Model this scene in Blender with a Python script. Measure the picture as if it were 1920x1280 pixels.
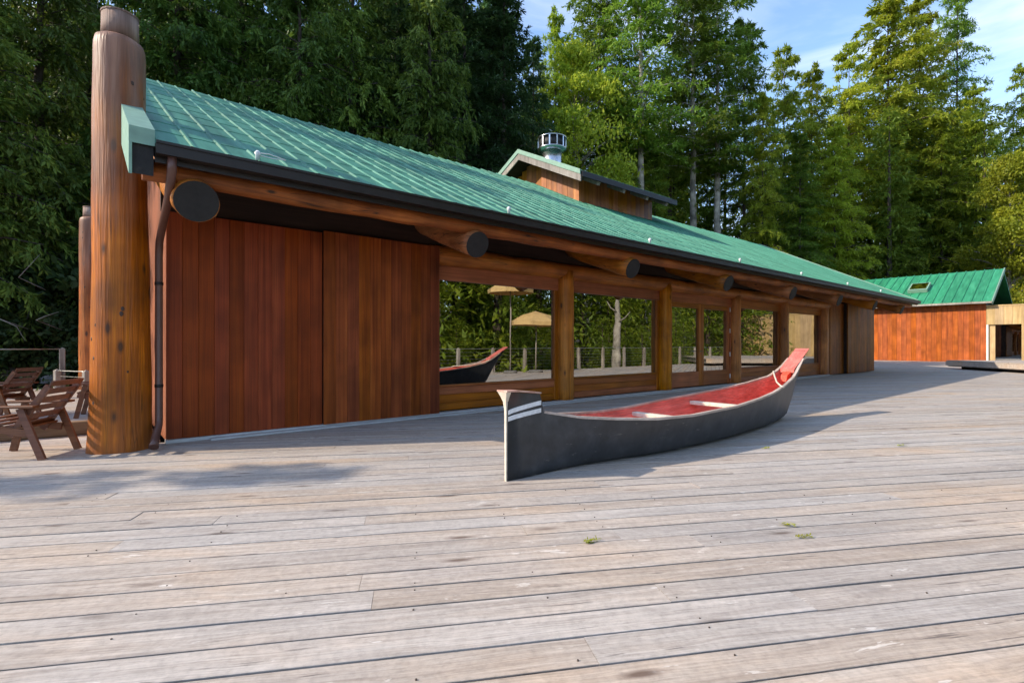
import bpy, bmesh, math, random
import numpy as np
from mathutils import Vector, Matrix
R = math.radians
for o in list(bpy.data.objects): bpy.data.objects.remove(o)
sc = bpy.context.scene
COL = sc.collection

# ------------------------------------------------------------------ camera, sky, sun, exposure
EYE = 1.2
cam = bpy.data.cameras.new('camera'); camo = bpy.data.objects.new('camera', cam); COL.objects.link(camo)
cam.sensor_width = 36; cam.lens = 18.0; cam.clip_end = 2000; cam.clip_start = 0.05
cam.shift_y = 6/1920
camo.location = (0, 0, EYE); camo.rotation_euler = (R(90), 0, 0)
sc.camera = camo
SUN_H = Vector((1.48, 0.28))            # horizontal travel of the light for each metre it falls
EL = math.atan2(1, SUN_H.length)
world = bpy.data.worlds.new('World'); sc.world = world; world.use_nodes = True
wn, wl = world.node_tree.nodes, world.node_tree.links
bg = wn['Background']; bg.inputs[1].default_value = 0.15
sky = wn.new('ShaderNodeTexSky'); sky.sky_type = 'NISHITA'; sky.sun_disc = False
sky.sun_elevation = EL; sky.sun_rotation = math.atan2(-SUN_H.x, -SUN_H.y)
sky.air_density = 1.0; sky.dust_density = 0.6; sky.ozone_density = 2.5; sky.altitude = 50
tc = wn.new('ShaderNodeTexCoord'); mp = wn.new('ShaderNodeMapping'); mp.inputs['Scale'].default_value = (1.2, 2.2, 5.0)
mp.inputs['Rotation'].default_value = (0.2, 0.35, 0.5)
wl.new(tc.outputs['Generated'], mp.inputs[0])
cn = wn.new('ShaderNodeTexNoise'); cn.inputs['Scale'].default_value = 1.6; cn.inputs['Detail'].default_value = 7
cn.inputs['Roughness'].default_value = 0.55; cn.inputs['Distortion'].default_value = 0.6
wl.new(mp.outputs[0], cn.inputs['Vector'])
cr = wn.new('ShaderNodeValToRGB'); cr.color_ramp.elements[0].position = 0.47; cr.color_ramp.elements[1].position = 0.78
cr.color_ramp.elements[1].color = (0.75, 0.75, 0.75, 1)
wl.new(cn.outputs[0], cr.inputs[0])
cm = wn.new('ShaderNodeMixRGB'); cm.inputs[2].default_value = (3.7, 3.95, 4.5, 1)
wl.new(cr.outputs[0], cm.inputs[0]); wl.new(sky.outputs[0], cm.inputs[1]); wl.new(cm.outputs[0], bg.inputs[0])
sl = bpy.data.lights.new('sun', 'SUN'); sl.energy = 2.45; sl.angle = R(0.55); sl.color = (1.0, 0.88, 0.71)
so = bpy.data.objects.new('sun', sl); COL.objects.link(so)
so.rotation_euler = Vector((SUN_H.x, SUN_H.y, -1)).to_track_quat('-Z', 'Y').to_euler()
vs = sc.view_settings
vs.view_transform = 'Standard'; vs.look = 'None'; vs.exposure = 1.28; vs.gamma = 1.0; vs.use_curve_mapping = False

cy = sc.cycles
cy.max_bounces = 6; cy.diffuse_bounces = 4; cy.glossy_bounces = 3; cy.transmission_bounces = 3; cy.transparent_max_bounces = 8
cy.use_adaptive_sampling = True; cy.adaptive_threshold = 0.02

# ------------------------------------------------------------------ frames of reference
U = Vector((0.7688, 0.6395)); N = Vector((0.6395, -0.7688)); DIST = 7.44   # long axis of the lodge, outward normal, eye to wall
def SN(s, n, z=0.0):
    v = U*s + N*(n-DIST); return Vector((v.x, v.y, z))
def to_sn(x, y): return (x*U.x+y*U.y, DIST+x*N.x+y*N.y)
def PX(x, Y): return (x-960)/960*Y
ROT_U = math.atan2(U.y, U.x)

# ------------------------------------------------------------------ helpers
def link(o): COL.objects.link(o); return o
def props(o, label=None, cat=None, group=None, kind=None):
    if label: o['label'] = label
    if cat: o['category'] = cat
    if group: o['group'] = group
    if kind: o['kind'] = kind
    return o
def empty(name, loc=(0,0,0), rz=0, parent=None):
    o = bpy.data.objects.new(name, None); link(o); o.location = loc; o.rotation_euler = (0,0,rz); o.parent = parent
    o.empty_display_size = 0.2
    return o
class MB:
    def __init__(s): s.v = []; s.f = []; s.smooth = []
    def add(s, vs_, fs, sm=False):
        b = len(s.v); s.v += [tuple(p) for p in vs_]
        s.f += [tuple(i+b for i in f) for f in fs]; s.smooth += [sm]*len(fs); return s
    def hexa(s, c):
        return s.add(c, [(3,2,1,0),(4,5,6,7),(0,1,5,4),(1,2,6,5),(2,3,7,6),(3,0,4,7)])
    def box(s, x0, x1, y0, y1, z0, z1):
        return s.hexa([(x0,y0,z0),(x1,y0,z0),(x1,y1,z0),(x0,y1,z0),(x0,y0,z1),(x1,y0,z1),(x1,y1,z1),(x0,y1,z1)])
    def cbox(s, x0, x1, y0, y1, z0, z1, c=0.006, axis='x'):
        """box with the four edges along one axis chamfered"""
        def prof(a0,a1,b0,b1):
            return [(a0+c,b0),(a1-c,b0),(a1,b0+c),(a1,b1-c),(a1-c,b1),(a0+c,b1),(a0,b1-c),(a0,b0+c)]
        if axis == 'x': p = prof(y0,y1,z0,z1); v = [(x0,a,b) for a,b in p]+[(x1,a,b) for a,b in p]
        elif axis == 'z': p = prof(x0,x1,y0,y1); v = [(a,b,z0) for a,b in p]+[(a,b,z1) for a,b in p]
        else: p = prof(z0,z1,x0,x1); v = [(b,y0,a) for a,b in p]+[(b,y1,a) for a,b in p]
        f = [tuple(range(7,-1,-1)), tuple(range(8,16))]+[(i,(i+1)%8,(i+1)%8+8,i+8) for i in range(8)]
        return s.add(v, f)
    def beam(s, p0, p1, w, h, up=(0,0,1)):
        """rectangular bar between two points, w sideways, h along up"""
        p0, p1, up = Vector(p0), Vector(p1), Vector(up); d = (p1-p0).normalized()
        sd = d.cross(up).normalized(); u2 = sd.cross(d).normalized()
        a, b = sd*(w/2), u2*(h/2)
        return s.hexa([p0-a-b,p0+a-b,p1+a-b,p1-a-b,p0-a+b,p0+a+b,p1+a+b,p1-a+b])
    def tube(s, pts, rad, seg=10, cap=True, sm=True, wob=0.0, rng=None, sq=0.0):
        pts = [Vector(p) for p in pts]; n = len(pts)
        if not hasattr(rad, '__len__'): rad = [rad]*n
        b = len(s.v); prev = None
        for i, p in enumerate(pts):
            d = (pts[min(i+1,n-1)]-pts[max(i-1,0)]).normalized()
            if prev is None:
                a = Vector((0,0,1)) if abs(d.z) < 0.9 else Vector((1,0,0))
                e1 = d.cross(a).normalized()
            else: e1 = (prev-d*prev.dot(d)).normalized()
            prev = e1; e2 = d.cross(e1)
            for k in range(seg):
                t = 2*math.pi*k/seg; r = rad[i]
                if wob: r *= 1+wob*(math.sin(2*t+i*0.35)*0.5+math.sin(3*t-i*0.22)*0.35)+(rng.uniform(-wob,wob)*0.35 if rng else 0)
                if sq: r *= 1+sq*(1/max(abs(math.cos(t)),abs(math.sin(t)))-1)
                s.v.append(tuple(p+e1*(math.cos(t)*r)+e2*(math.sin(t)*r)))
        for i in range(n-1):
            for k in range(seg):
                k2 = (k+1)%seg
                s.f.append((b+i*seg+k, b+i*seg+k2, b+(i+1)*seg+k2, b+(i+1)*seg+k)); s.smooth.append(sm)
        if cap:
            s.f.append(tuple(b+k for k in range(seg-1,-1,-1))); s.smooth.append(False)
            s.f.append(tuple(b+(n-1)*seg+k for k in range(seg))); s.smooth.append(False)
        return s
    def prism(s, poly, z0, z1):
        n = len(poly); v = [(x,y,z0) for x,y in poly]+[(x,y,z1) for x,y in poly]
        return s.add(v, [tuple(range(n-1,-1,-1)), tuple(range(n,2*n))]+[(i,(i+1)%n,(i+1)%n+n,i+n) for i in range(n)])
    def mesh(s, name, mats):
        me = bpy.data.meshes.new(name); me.from_pydata(s.v, [], s.f)
        for m in (mats if isinstance(mats, (list,tuple)) else [mats]): me.materials.append(m)
        me.polygons.foreach_set('use_smooth', s.smooth); me.update(); return me
    def build(s, name, mat, parent=None, loc=None, rz=0):
        o = bpy.data.objects.new(name, s.mesh(name, mat)); link(o); o.parent = parent
        if loc is not None: o.location = loc; o.rotation_euler = (0,0,rz)
        return o
def fix_normals(o):
    bm = bmesh.new(); bm.from_mesh(o.data); bmesh.ops.recalc_face_normals(bm, faces=bm.faces); bm.to_mesh(o.data); bm.free(); return o
def log_pts(p0, p1, n, rng, wander):
    p0, p1 = Vector(p0), Vector(p1)
    return [p0.lerp(p1, i/(n-1))+Vector((rng.uniform(-1,1),rng.uniform(-1,1),rng.uniform(-1,1)))*wander*(0 if i in (0,n-1) else 1) for i in range(n)]

# ------------------------------------------------------------------ materials
def newmat(name):
    m = bpy.data.materials.new(name); m.use_nodes = True
    return m, m.node_tree.nodes, m.node_tree.links, m.node_tree.nodes['Principled BSDF']
def nd(n, t, **kw):
    x = n.new(t)
    for k, v in kw.items():
        if k in x.inputs.keys(): x.inputs[k].default_value = v
        else: setattr(x, k, v)
    return x
def ramp(n, stops):
    r = n.new('ShaderNodeValToRGB'); e = r.color_ramp.elements
    while len(e) > len(stops): e.remove(e[-1])
    while len(e) < len(stops): e.new(0.5)
    for a, (p, c) in zip(e, stops):
        a.position = p; a.color = (c[0],c[1],c[2],1) if hasattr(c,'__len__') else (c,c,c,1)
    return r
def coords(n, l, axis, along, across, rnd=True):
    t = n.new('ShaderNodeTexCoord'); src = t.outputs['Object']
    if rnd:
        oi = n.new('ShaderNodeObjectInfo'); mu = nd(n,'ShaderNodeMath', operation='MULTIPLY'); mu.inputs[1].default_value = 37.0
        l.new(oi.outputs['Random'], mu.inputs[0]); ad = nd(n,'ShaderNodeVectorMath', operation='ADD')
        l.new(src, ad.inputs[0]); l.new(mu.outputs[0], ad.inputs[1]); src = ad.outputs[0]
    m = n.new('ShaderNodeMapping'); m.inputs['Scale'].default_value = [along if a == axis else across for a in 'XYZ']
    l.new(src, m.inputs[0]); return m.outputs[0], src
def wood(name, dark, mid, light, axis='X', along=0.5, across=14, rough=0.55, var=0.25, hue=0.01, knots=0.0, knot_col=(0.02,0.012,0.008),
         blotch=0.5, bump=0.25, spec=0.4, coat=0.0, sat_var=0.1, fine=70, cracks=0.0):
    m, n, l, b = newmat(name)
    v, src = coords(n, l, axis, along, across)
    n1 = nd(n,'ShaderNodeTexNoise', Scale=1.0, Detail=6.0, Roughness=0.62, Distortion=0.5); l.new(v, n1.inputs['Vector'])
    rp = ramp(n, [(0.28,dark),(0.5,mid),(0.74,light)]); l.new(n1.outputs[0], rp.inputs[0])
    vf, _ = coords(n, l, axis, along*3, fine)
    n2 = nd(n,'ShaderNodeTexNoise', Scale=1.0, Detail=3.0); l.new(vf, n2.inputs['Vector'])
    r2 = ramp(n, [(0.3,0.72),(0.65,1.12)]); l.new(n2.outputs[0], r2.inputs[0])
    m1 = nd(n,'ShaderNodeMixRGB', blend_type='MULTIPLY'); m1.inputs[0].default_value = 0.8
    l.new(rp.outputs[0], m1.inputs[1]); l.new(r2.outputs[0], m1.inputs[2])
    n3 = nd(n,'ShaderNodeTexNoise', Scale=1.7, Detail=3.0); l.new(src, n3.inputs['Vector'])
    r3 = ramp(n, [(0.3,1-blotch*0.6),(0.7,1+blotch*0.3)]); l.new(n3.outputs[0], r3.inputs[0])
    m2 = nd(n,'ShaderNodeMixRGB', blend_type='MULTIPLY'); m2.inputs[0].default_value = 1.0
    l.new(m1.outputs[0], m2.inputs[1]); l.new(r3.outputs[0], m2.inputs[2])
    col = m2.outputs[0]
    if knots:
        vk, _ = coords(n, l, axis, 1.9, 4.6)
        vo = nd(n,'ShaderNodeTexVoronoi', Scale=1.0); l.new(vk, vo.inputs['Vector'])
        rk = ramp(n, [(knots*0.9,0.9),(knots*1.3,0.45),(knots*2.0,0.0)]); l.new(vo.outputs['Distance'], rk.inputs[0])
        mk = n.new('ShaderNodeMixRGB'); l.new(rk.outputs[0], mk.inputs[0]); l.new(col, mk.inputs[1]); mk.inputs[2].default_value = (*knot_col,1)
        col = mk.outputs[0]
    if cracks:
        vc_, _ = coords(n, l, axis, 0.22, 9)
        nc_ = nd(n,'ShaderNodeTexNoise', Scale=1.0, Detail=2.5, Roughness=0.5); l.new(vc_, nc_.inputs['Vector'])
        rc_ = ramp(n, [(0.5-cracks,0.0),(0.5,0.85),(0.5+cracks,0.0)]); l.new(nc_.outputs[0], rc_.inputs[0])
        vb_, _ = coords(n, l, axis, 0.9, 2.5); nb_ = nd(n,'ShaderNodeTexNoise', Scale=1.0, Detail=1.0); l.new(vb_, nb_.inputs['Vector'])
        rb_ = ramp(n, [(0.47,0.0),(0.56,1.0)]); l.new(nb_.outputs[0], rb_.inputs[0])
        mm_ = nd(n,'ShaderNodeMath', operation='MULTIPLY'); l.new(rc_.outputs[0], mm_.inputs[0]); l.new(rb_.outputs[0], mm_.inputs[1])
        mcr = n.new('ShaderNodeMixRGB'); l.new(mm_.outputs[0], mcr.inputs[0]); l.new(col, mcr.inputs[1]); mcr.inputs[2].default_value = (*knot_col,1); col = mcr.outputs[0]
    oi = n.new('ShaderNodeObjectInfo')
    hs = n.new('ShaderNodeHueSaturation')
    a = nd(n,'ShaderNodeMapRange'); a.inputs[3].default_value = 1-var; a.inputs[4].default_value = 1+var*0.9
    l.new(oi.outputs['Random'], a.inputs[0]); l.new(a.outputs[0], hs.inputs['Value'])
    w2 = nd(n,'ShaderNodeTexWhiteNoise', noise_dimensions='1D'); l.new(oi.outputs['Random'], w2.inputs['W'])
    h2 = nd(n,'ShaderNodeMapRange'); h2.inputs[3].default_value = 0.5-hue; h2.inputs[4].default_value = 0.5+hue
    l.new(w2.outputs[0], h2.inputs[0]); l.new(h2.outputs[0], hs.inputs['Hue'])
    s2 = nd(n,'ShaderNodeMapRange'); s2.inputs[3].default_value = 1-sat_var; s2.inputs[4].default_value = 1+sat_var
    l.new(w2.outputs[0], s2.inputs[0]); l.new(s2.outputs[0], hs.inputs['Saturation'])
    l.new(col, hs.inputs['Color']); l.new(hs.outputs[0], b.inputs['Base Color'])
    b.inputs['Roughness'].default_value = rough; b.inputs['Specular IOR Level'].default_value = spec
    b.inputs['Coat Weight'].default_value = coat; b.inputs['Coat Roughness'].default_value = 0.35
    bp = nd(n,'ShaderNodeBump', Strength=bump, Distance=0.01); l.new(n2.outputs[0], bp.inputs['Height']); l.new(bp.outputs[0], b.inputs['Normal'])
    return m
def plain(name, col, rough=0.5, metal=0.0, var=0.12, scale=6.0, spec=0.5, bump=0.0):
    m, n, l, b = newmat(name)
    t = n.new('ShaderNodeTexCoord'); no = nd(n,'ShaderNodeTexNoise', Scale=scale, Detail=5.0); l.new(t.outputs['Object'], no.inputs['Vector'])
    r = ramp(n, [(0.3,[c*(1-var) for c in col]),(0.7,[min(1,c*(1+var)) for c in col])]); l.new(no.outputs[0], r.inputs[0])
    l.new(r.outputs[0], b.inputs['Base Color'])
    rr = nd(n,'ShaderNodeMapRange'); rr.inputs[3].default_value = rough*0.85; rr.inputs[4].default_value = min(1,rough*1.15)
    l.new(no.outputs[0], rr.inputs[0]); l.new(rr.outputs[0], b.inputs['Roughness'])
    b.inputs['Metallic'].default_value = metal; b.inputs['Specular IOR Level'].default_value = spec
    if bump:
        bp = nd(n,'ShaderNodeBump', Strength=bump, Distance=0.02); l.new(no.outputs[0], bp.inputs['Height']); l.new(bp.outputs[0], b.inputs['Normal'])
    return m
def deck_wood():
    m, n, l, b = newmat('weathered_deck_wood')
    def wavy(along, across, amp):
        t = n.new('ShaderNodeTexCoord'); oi_ = n.new('ShaderNodeObjectInfo'); mu = nd(n,'ShaderNodeMath', operation='MULTIPLY'); mu.inputs[1].default_value = 91.0
        l.new(oi_.outputs['Random'], mu.inputs[0]); ad_ = nd(n,'ShaderNodeVectorMath', operation='ADD'); l.new(t.outputs['Object'], ad_.inputs[0]); l.new(mu.outputs[0], ad_.inputs[1])
        mm = n.new('ShaderNodeMapping'); mm.inputs['Scale'].default_value = (1.6,5,5); l.new(ad_.outputs[0], mm.inputs[0])
        nw = nd(n,'ShaderNodeTexNoise', Scale=1.0, Detail=3.0); l.new(mm.outputs[0], nw.inputs['Vector'])
        sc_ = nd(n,'ShaderNodeVectorMath', operation='SCALE'); sc_.inputs['Scale'].default_value = amp; l.new(nw.outputs['Color'], sc_.inputs[0])
        a2 = nd(n,'ShaderNodeVectorMath', operation='ADD'); l.new(ad_.outputs[0], a2.inputs[0]); l.new(sc_.outputs[0], a2.inputs[1])
        m2_ = n.new('ShaderNodeMapping'); m2_.inputs['Scale'].default_value = (along,across,across); l.new(a2.outputs[0], m2_.inputs[0]); return m2_.outputs[0]
    v = wavy(0.7, 15, 0.10)
    n1 = nd(n,'ShaderNodeTexNoise', Scale=1.0, Detail=7.0, Roughness=0.65, Distortion=0.9); l.new(v, n1.inputs['Vector'])
    rp = ramp(n, [(0.2,(0.285,0.236,0.199)),(0.43,(0.395,0.343,0.30)),(0.62,(0.47,0.418,0.372)),(0.8,(0.55,0.50,0.452))]); l.new(n1.outputs[0], rp.inputs[0])
    vf = wavy(2.2, 105, 0.05)
    n2 = nd(n,'ShaderNodeTexNoise', Scale=1.0, Detail=4.0); l.new(vf, n2.inputs['Vector'])
    r2 = ramp(n, [(0.3,0.76),(0.62,1.1)]); l.new(n2.outputs[0], r2.inputs[0])
    m1 = nd(n,'ShaderNodeMixRGB', blend_type='MULTIPLY'); m1.inputs[0].default_value = 0.75; l.new(rp.outputs[0], m1.inputs[1]); l.new(r2.outputs[0], m1.inputs[2])
    # saw marks across some boards
    vs2 = wavy(34, 7, 0.22)
    n5 = nd(n,'ShaderNodeTexNoise', Scale=1.0, Detail=1.0); l.new(vs2, n5.inputs['Vector'])
    r5 = ramp(n, [(0.38,0.95),(0.62,1.04)]); l.new(n5.outputs[0], r5.inputs[0])
    m5 = nd(n,'ShaderNodeMixRGB', blend_type='MULTIPLY'); m5.inputs[0].default_value = 0.8; l.new(m1.outputs[0], m5.inputs[1]); l.new(r5.outputs[0], m5.inputs[2])
    vq = wavy(26, 34, 0.03)
    nq = nd(n,'ShaderNodeTexNoise', Scale=1.0, Detail=6.0, Roughness=0.75); l.new(vq, nq.inputs['Vector'])
    rq = ramp(n, [(0.32,0.76),(0.5,1.0),(0.68,1.12)]); l.new(nq.outputs[0], rq.inputs[0])
    mq = nd(n,'ShaderNodeMixRGB', blend_type='MULTIPLY'); mq.inputs[0].default_value = 0.75; l.new(m5.outputs[0], mq.inputs[1]); l.new(rq.outputs[0], mq.inputs[2]); m5 = mq
    # warm and grey weathering, in patches over the deck as a whole
    geo = n.new('ShaderNodeNewGeometry')
    mw = n.new('ShaderNodeMapping'); mw.inputs['Scale'].default_value = (0.35,0.8,1); mw.inputs['Rotation'].default_value = (0,0,-0.19); l.new(geo.outputs['Position'], mw.inputs[0])
    n3 = nd(n,'ShaderNodeTexNoise', Scale=1.3, Detail=5.0, Roughness=0.6); l.new(mw.outputs[0], n3.inputs['Vector'])
    r3 = ramp(n, [(0.28,(1.16,1.0,0.85)),(0.46,(1.02,0.98,0.94)),(0.58,(0.95,0.93,0.92)),(0.74,(0.76,0.77,0.80))]); l.new(n3.outputs[0], r3.inputs[0])
    m2 = nd(n,'ShaderNodeMixRGB', blend_type='MULTIPLY'); m2.inputs[0].default_value = 1.0; l.new(m5.outputs[0], m2.inputs[1]); l.new(r3.outputs[0], m2.inputs[2])
    # pale scuffs and bare wood
    vp = wavy(3.2, 13, 0.12)
    n6 = nd(n,'ShaderNodeTexNoise', Scale=1.0, Detail=4.0, Roughness=0.7); l.new(vp, n6.inputs['Vector'])
    r6 = ramp(n, [(0.655,0.0),(0.675,0.55),(0.74,0.85)]); l.new(n6.outputs[0], r6.inputs[0])
    m6 = n.new('ShaderNodeMixRGB'); l.new(r6.outputs[0], m6.inputs[0]); l.new(m2.outputs[0], m6.inputs[1]); m6.inputs[2].default_value = (0.68,0.62,0.56,1)
    # knots and dark checks
    vk, _ = coords(n, l, 'X', 1.3, 5.0)
    vo = nd(n,'ShaderNodeTexVoronoi', Scale=1.0); l.new(vk, vo.inputs['Vector'])
    rk = ramp(n, [(0.05,0.9),(0.09,0.5),(0.16,0.0)]); l.new(vo.outputs['Distance'], rk.inputs[0])
    mk = n.new('ShaderNodeMixRGB'); l.new(rk.outputs[0], mk.inputs[0]); l.new(m6.outputs[0], mk.inputs[1]); mk.inputs[2].default_value = (0.13,0.09,0.07,1)
    vc = wavy(2.4, 46, 0.05)
    nc = nd(n,'ShaderNodeTexNoise', Scale=1.0, Detail=2.0); l.new(vc, nc.inputs['Vector'])
    rc = ramp(n, [(0.685,0.0),(0.73,0.75)]); l.new(nc.outputs[0], rc.inputs[0])
    mc = n.new('ShaderNodeMixRGB'); l.new(rc.outputs[0], mc.inputs[0]); l.new(mk.outputs[0], mc.inputs[1]); mc.inputs[2].default_value = (0.12,0.10,0.09,1)
    oi = n.new('ShaderNodeObjectInfo'); hs = n.new('ShaderNodeHueSaturation')
    at = n.new('ShaderNodeAttribute'); at.attribute_name = 'tint'; at.attribute_type = 'GEOMETRY'
    adn = nd(n,'ShaderNodeMath', operation='ADD'); l.new(oi.outputs['Random'], adn.inputs[0]); l.new(at.outputs['Fac'], adn.inputs[1])
    w0 = nd(n,'ShaderNodeTexWhiteNoise', noise_dimensions='1D'); l.new(adn.outputs[0], w0.inputs['W'])
    a = nd(n,'ShaderNodeMapRange'); a.inputs[3].default_value = 0.93; a.inputs[4].default_value = 1.06
    l.new(w0.outputs[0], a.inputs[0]); l.new(a.outputs[0], hs.inputs['Value'])
    s2 = nd(n,'ShaderNodeMapRange'); s2.inputs[3].default_value = 0.65; s2.inputs[4].default_value = 1.2
    sx = n.new('ShaderNodeSeparateColor'); l.new(w0.outputs['Color'], sx.inputs[0]); l.new(sx.outputs[1], s2.inputs[0]); l.new(s2.outputs[0], hs.inputs['Saturation'])
    l.new(mc.outputs[0], hs.inputs['Color']); l.new(hs.outputs[0], b.inputs['Base Color'])
    b.inputs['Roughness'].default_value = 0.72; b.inputs['Specular IOR Level'].default_value = 0.3
    ad = nd(n,'ShaderNodeMath', operation='MULTIPLY_ADD'); ad.inputs[1].default_value = 0.6; l.new(n1.outputs[0], ad.inputs[0]); l.new(n2.outputs[0], ad.inputs[2])
    bp = nd(n,'ShaderNodeBump', Strength=0.5, Distance=0.006); l.new(ad.outputs[0], bp.inputs['Height']); l.new(bp.outputs[0], b.inputs['Normal'])
    return m
def leaf_mat(name, c0, c1, c2, trans=0.35, rough=0.5):
    m, n, l, b = newmat(name)
    at = n.new('ShaderNodeAttribute'); at.attribute_name = 'tint'; at.attribute_type = 'GEOMETRY'
    rp = ramp(n, [(0.0,c0),(0.5,c1),(1.0,c2)]); l.new(at.outputs['Fac'], rp.inputs[0])
    oi = n.new('ShaderNodeObjectInfo'); hs = n.new('ShaderNodeHueSaturation')
    a = nd(n,'ShaderNodeMapRange'); a.inputs[3].default_value = 0.75; a.inputs[4].default_value = 1.3
    l.new(oi.outputs['Random'], a.inputs[0]); l.new(a.outputs[0], hs.inputs['Value'])
    h = nd(n,'ShaderNodeMapRange'); h.inputs[3].default_value = 0.485; h.inputs[4].default_value = 0.515
    w = nd(n,'ShaderNodeTexWhiteNoise', noise_dimensions='1D'); l.new(oi.outputs['Random'], w.inputs['W']); l.new(w.outputs[0], h.inputs[0]); l.new(h.outputs[0], hs.inputs['Hue'])
    l.new(rp.outputs[0], hs.inputs['Color'])
    b.inputs['Roughness'].default_value = rough; b.inputs['Specular IOR Level'].default_value = 0.25
    l.new(hs.outputs[0], b.inputs['Base Color'])
    tr = n.new('ShaderNodeBsdfTranslucent'); l.new(hs.outputs[0], tr.inputs[0])
    mx = n.new('ShaderNodeMixShader'); mx.inputs[0].default_value = trans
    l.new(b.outputs[0], mx.inputs[1]); l.new(tr.outputs[0], mx.inputs[2]); l.new(mx.outputs[0], n['Material Output'].inputs[0])
    return m
def glass_mat():
    m, n, l, b = newmat('window_glass')
    gl = n.new('ShaderNodeBsdfGlossy'); gl.inputs['Roughness'].default_value = 0.004; gl.inputs['Color'].default_value = (0.92,0.93,0.9,1)
    tr = n.new('ShaderNodeBsdfTransparent'); tr.inputs[0].default_value = (0.30,0.31,0.29,1)
    t = n.new('ShaderNodeTexCoord'); no = nd(n,'ShaderNodeTexNoise', Scale=0.9, Detail=1.0); l.new(t.outputs['Object'], no.inputs['Vector'])
    bp = nd(n,'ShaderNodeBump', Strength=0.03, Distance=0.05); l.new(no.outputs[0], bp.inputs['Height']); l.new(bp.outputs[0], gl.inputs['Normal'])
    lw = n.new('ShaderNodeFresnel'); lw.inputs[0].default_value = 6.0
    mx = n.new('ShaderNodeMixShader'); l.new(lw.outputs[0], mx.inputs[0]); l.new(tr.outputs[0], mx.inputs[1]); l.new(gl.outputs[0], mx.inputs[2])
    l.new(mx.outputs[0], n['Material Output'].inputs[0]); return m
def roof_mat(name, c):
    m, n, l, b = newmat(name)
    t = n.new('ShaderNodeTexCoord'); mp_ = n.new('ShaderNodeMapping'); mp_.inputs['Scale'].default_value = (6,0.8,1.2); l.new(t.outputs['Object'], mp_.inputs[0])
    no = nd(n,'ShaderNodeTexNoise', Scale=1.0, Detail=5.0, Roughness=0.6); l.new(mp_.outputs[0], no.inputs['Vector'])
    r = ramp(n, [(0.28,[x*0.62 for x in c]),(0.5,c),(0.78,[min(1,x*1.35+0.03) for x in c])]); l.new(no.outputs[0], r.inputs[0])
    oi = n.new('ShaderNodeObjectInfo'); hs = n.new('ShaderNodeHueSaturation')
    a = nd(n,'ShaderNodeMapRange'); a.inputs[3].default_value = 0.88; a.inputs[4].default_value = 1.12
    l.new(oi.outputs['Random'], a.inputs[0]); l.new(a.outputs[0], hs.inputs['Value']); l.new(r.outputs[0], hs.inputs['Color'])
    l.new(hs.outputs[0], b.inputs['Base Color']); b.inputs['Roughness'].default_value = 0.5; b.inputs['Specular IOR Level'].default_value = 0.4
    return m
M = {}
M['deck'] = deck_wood()
M['nail'] = plain('rusty_nail', (0.10,0.075,0.06), 0.6, 0.4)
M['deck_dark'] = plain('under_board_shade', (0.035,0.028,0.024), 0.9)  # near-black tone set so the space under the boards reads as shade
M['red_plank'] = wood('red_stained_cedar', (0.18,0.029,0.006), (0.26,0.046,0.009), (0.33,0.070,0.013), 'Z', 0.35, 16, 0.55, 0.10, 0.003, blotch=0.5, spec=0.2, sat_var=0.03)
M['rust_plank'] = wood('rust_stained_cedar', (0.15,0.029,0.006), (0.275,0.061,0.011), (0.39,0.105,0.018), 'Z', 0.35, 14, 0.55, 0.17, 0.004, blotch=0.6, spec=0.2, sat_var=0.03)
M['brown_plank'] = wood('brown_stained_cedar', (0.13,0.034,0.009), (0.26,0.080,0.020), (0.38,0.13,0.034), 'Z', 0.35, 12, 0.5, 0.28, 0.008, blotch=0.6, spec=0.25)
M['frame_wood'] = wood('window_frame_cedar', (0.24,0.062,0.011), (0.40,0.11,0.019), (0.50,0.16,0.03), 'X', 0.5, 16, 0.45, 0.15, 0.008, blotch=0.4, coat=0.15)
M['frame_wood_v'] = wood('window_jamb_cedar', (0.24,0.062,0.011), (0.40,0.11,0.019), (0.50,0.16,0.03), 'Z', 0.5, 16, 0.45, 0.15, 0.008, blotch=0.4, coat=0.15)
M['post_log'] = wood('honey_log', (0.32,0.10,0.020), (0.56,0.195,0.038), (0.68,0.29,0.072), 'Z', 0.5, 10, 0.5, 0.05, 0.004, knots=0.085, knot_col=(0.05,0.02,0.01), blotch=0.7, spec=0.35, bump=0.9, fine=45, cracks=0.012)
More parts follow.
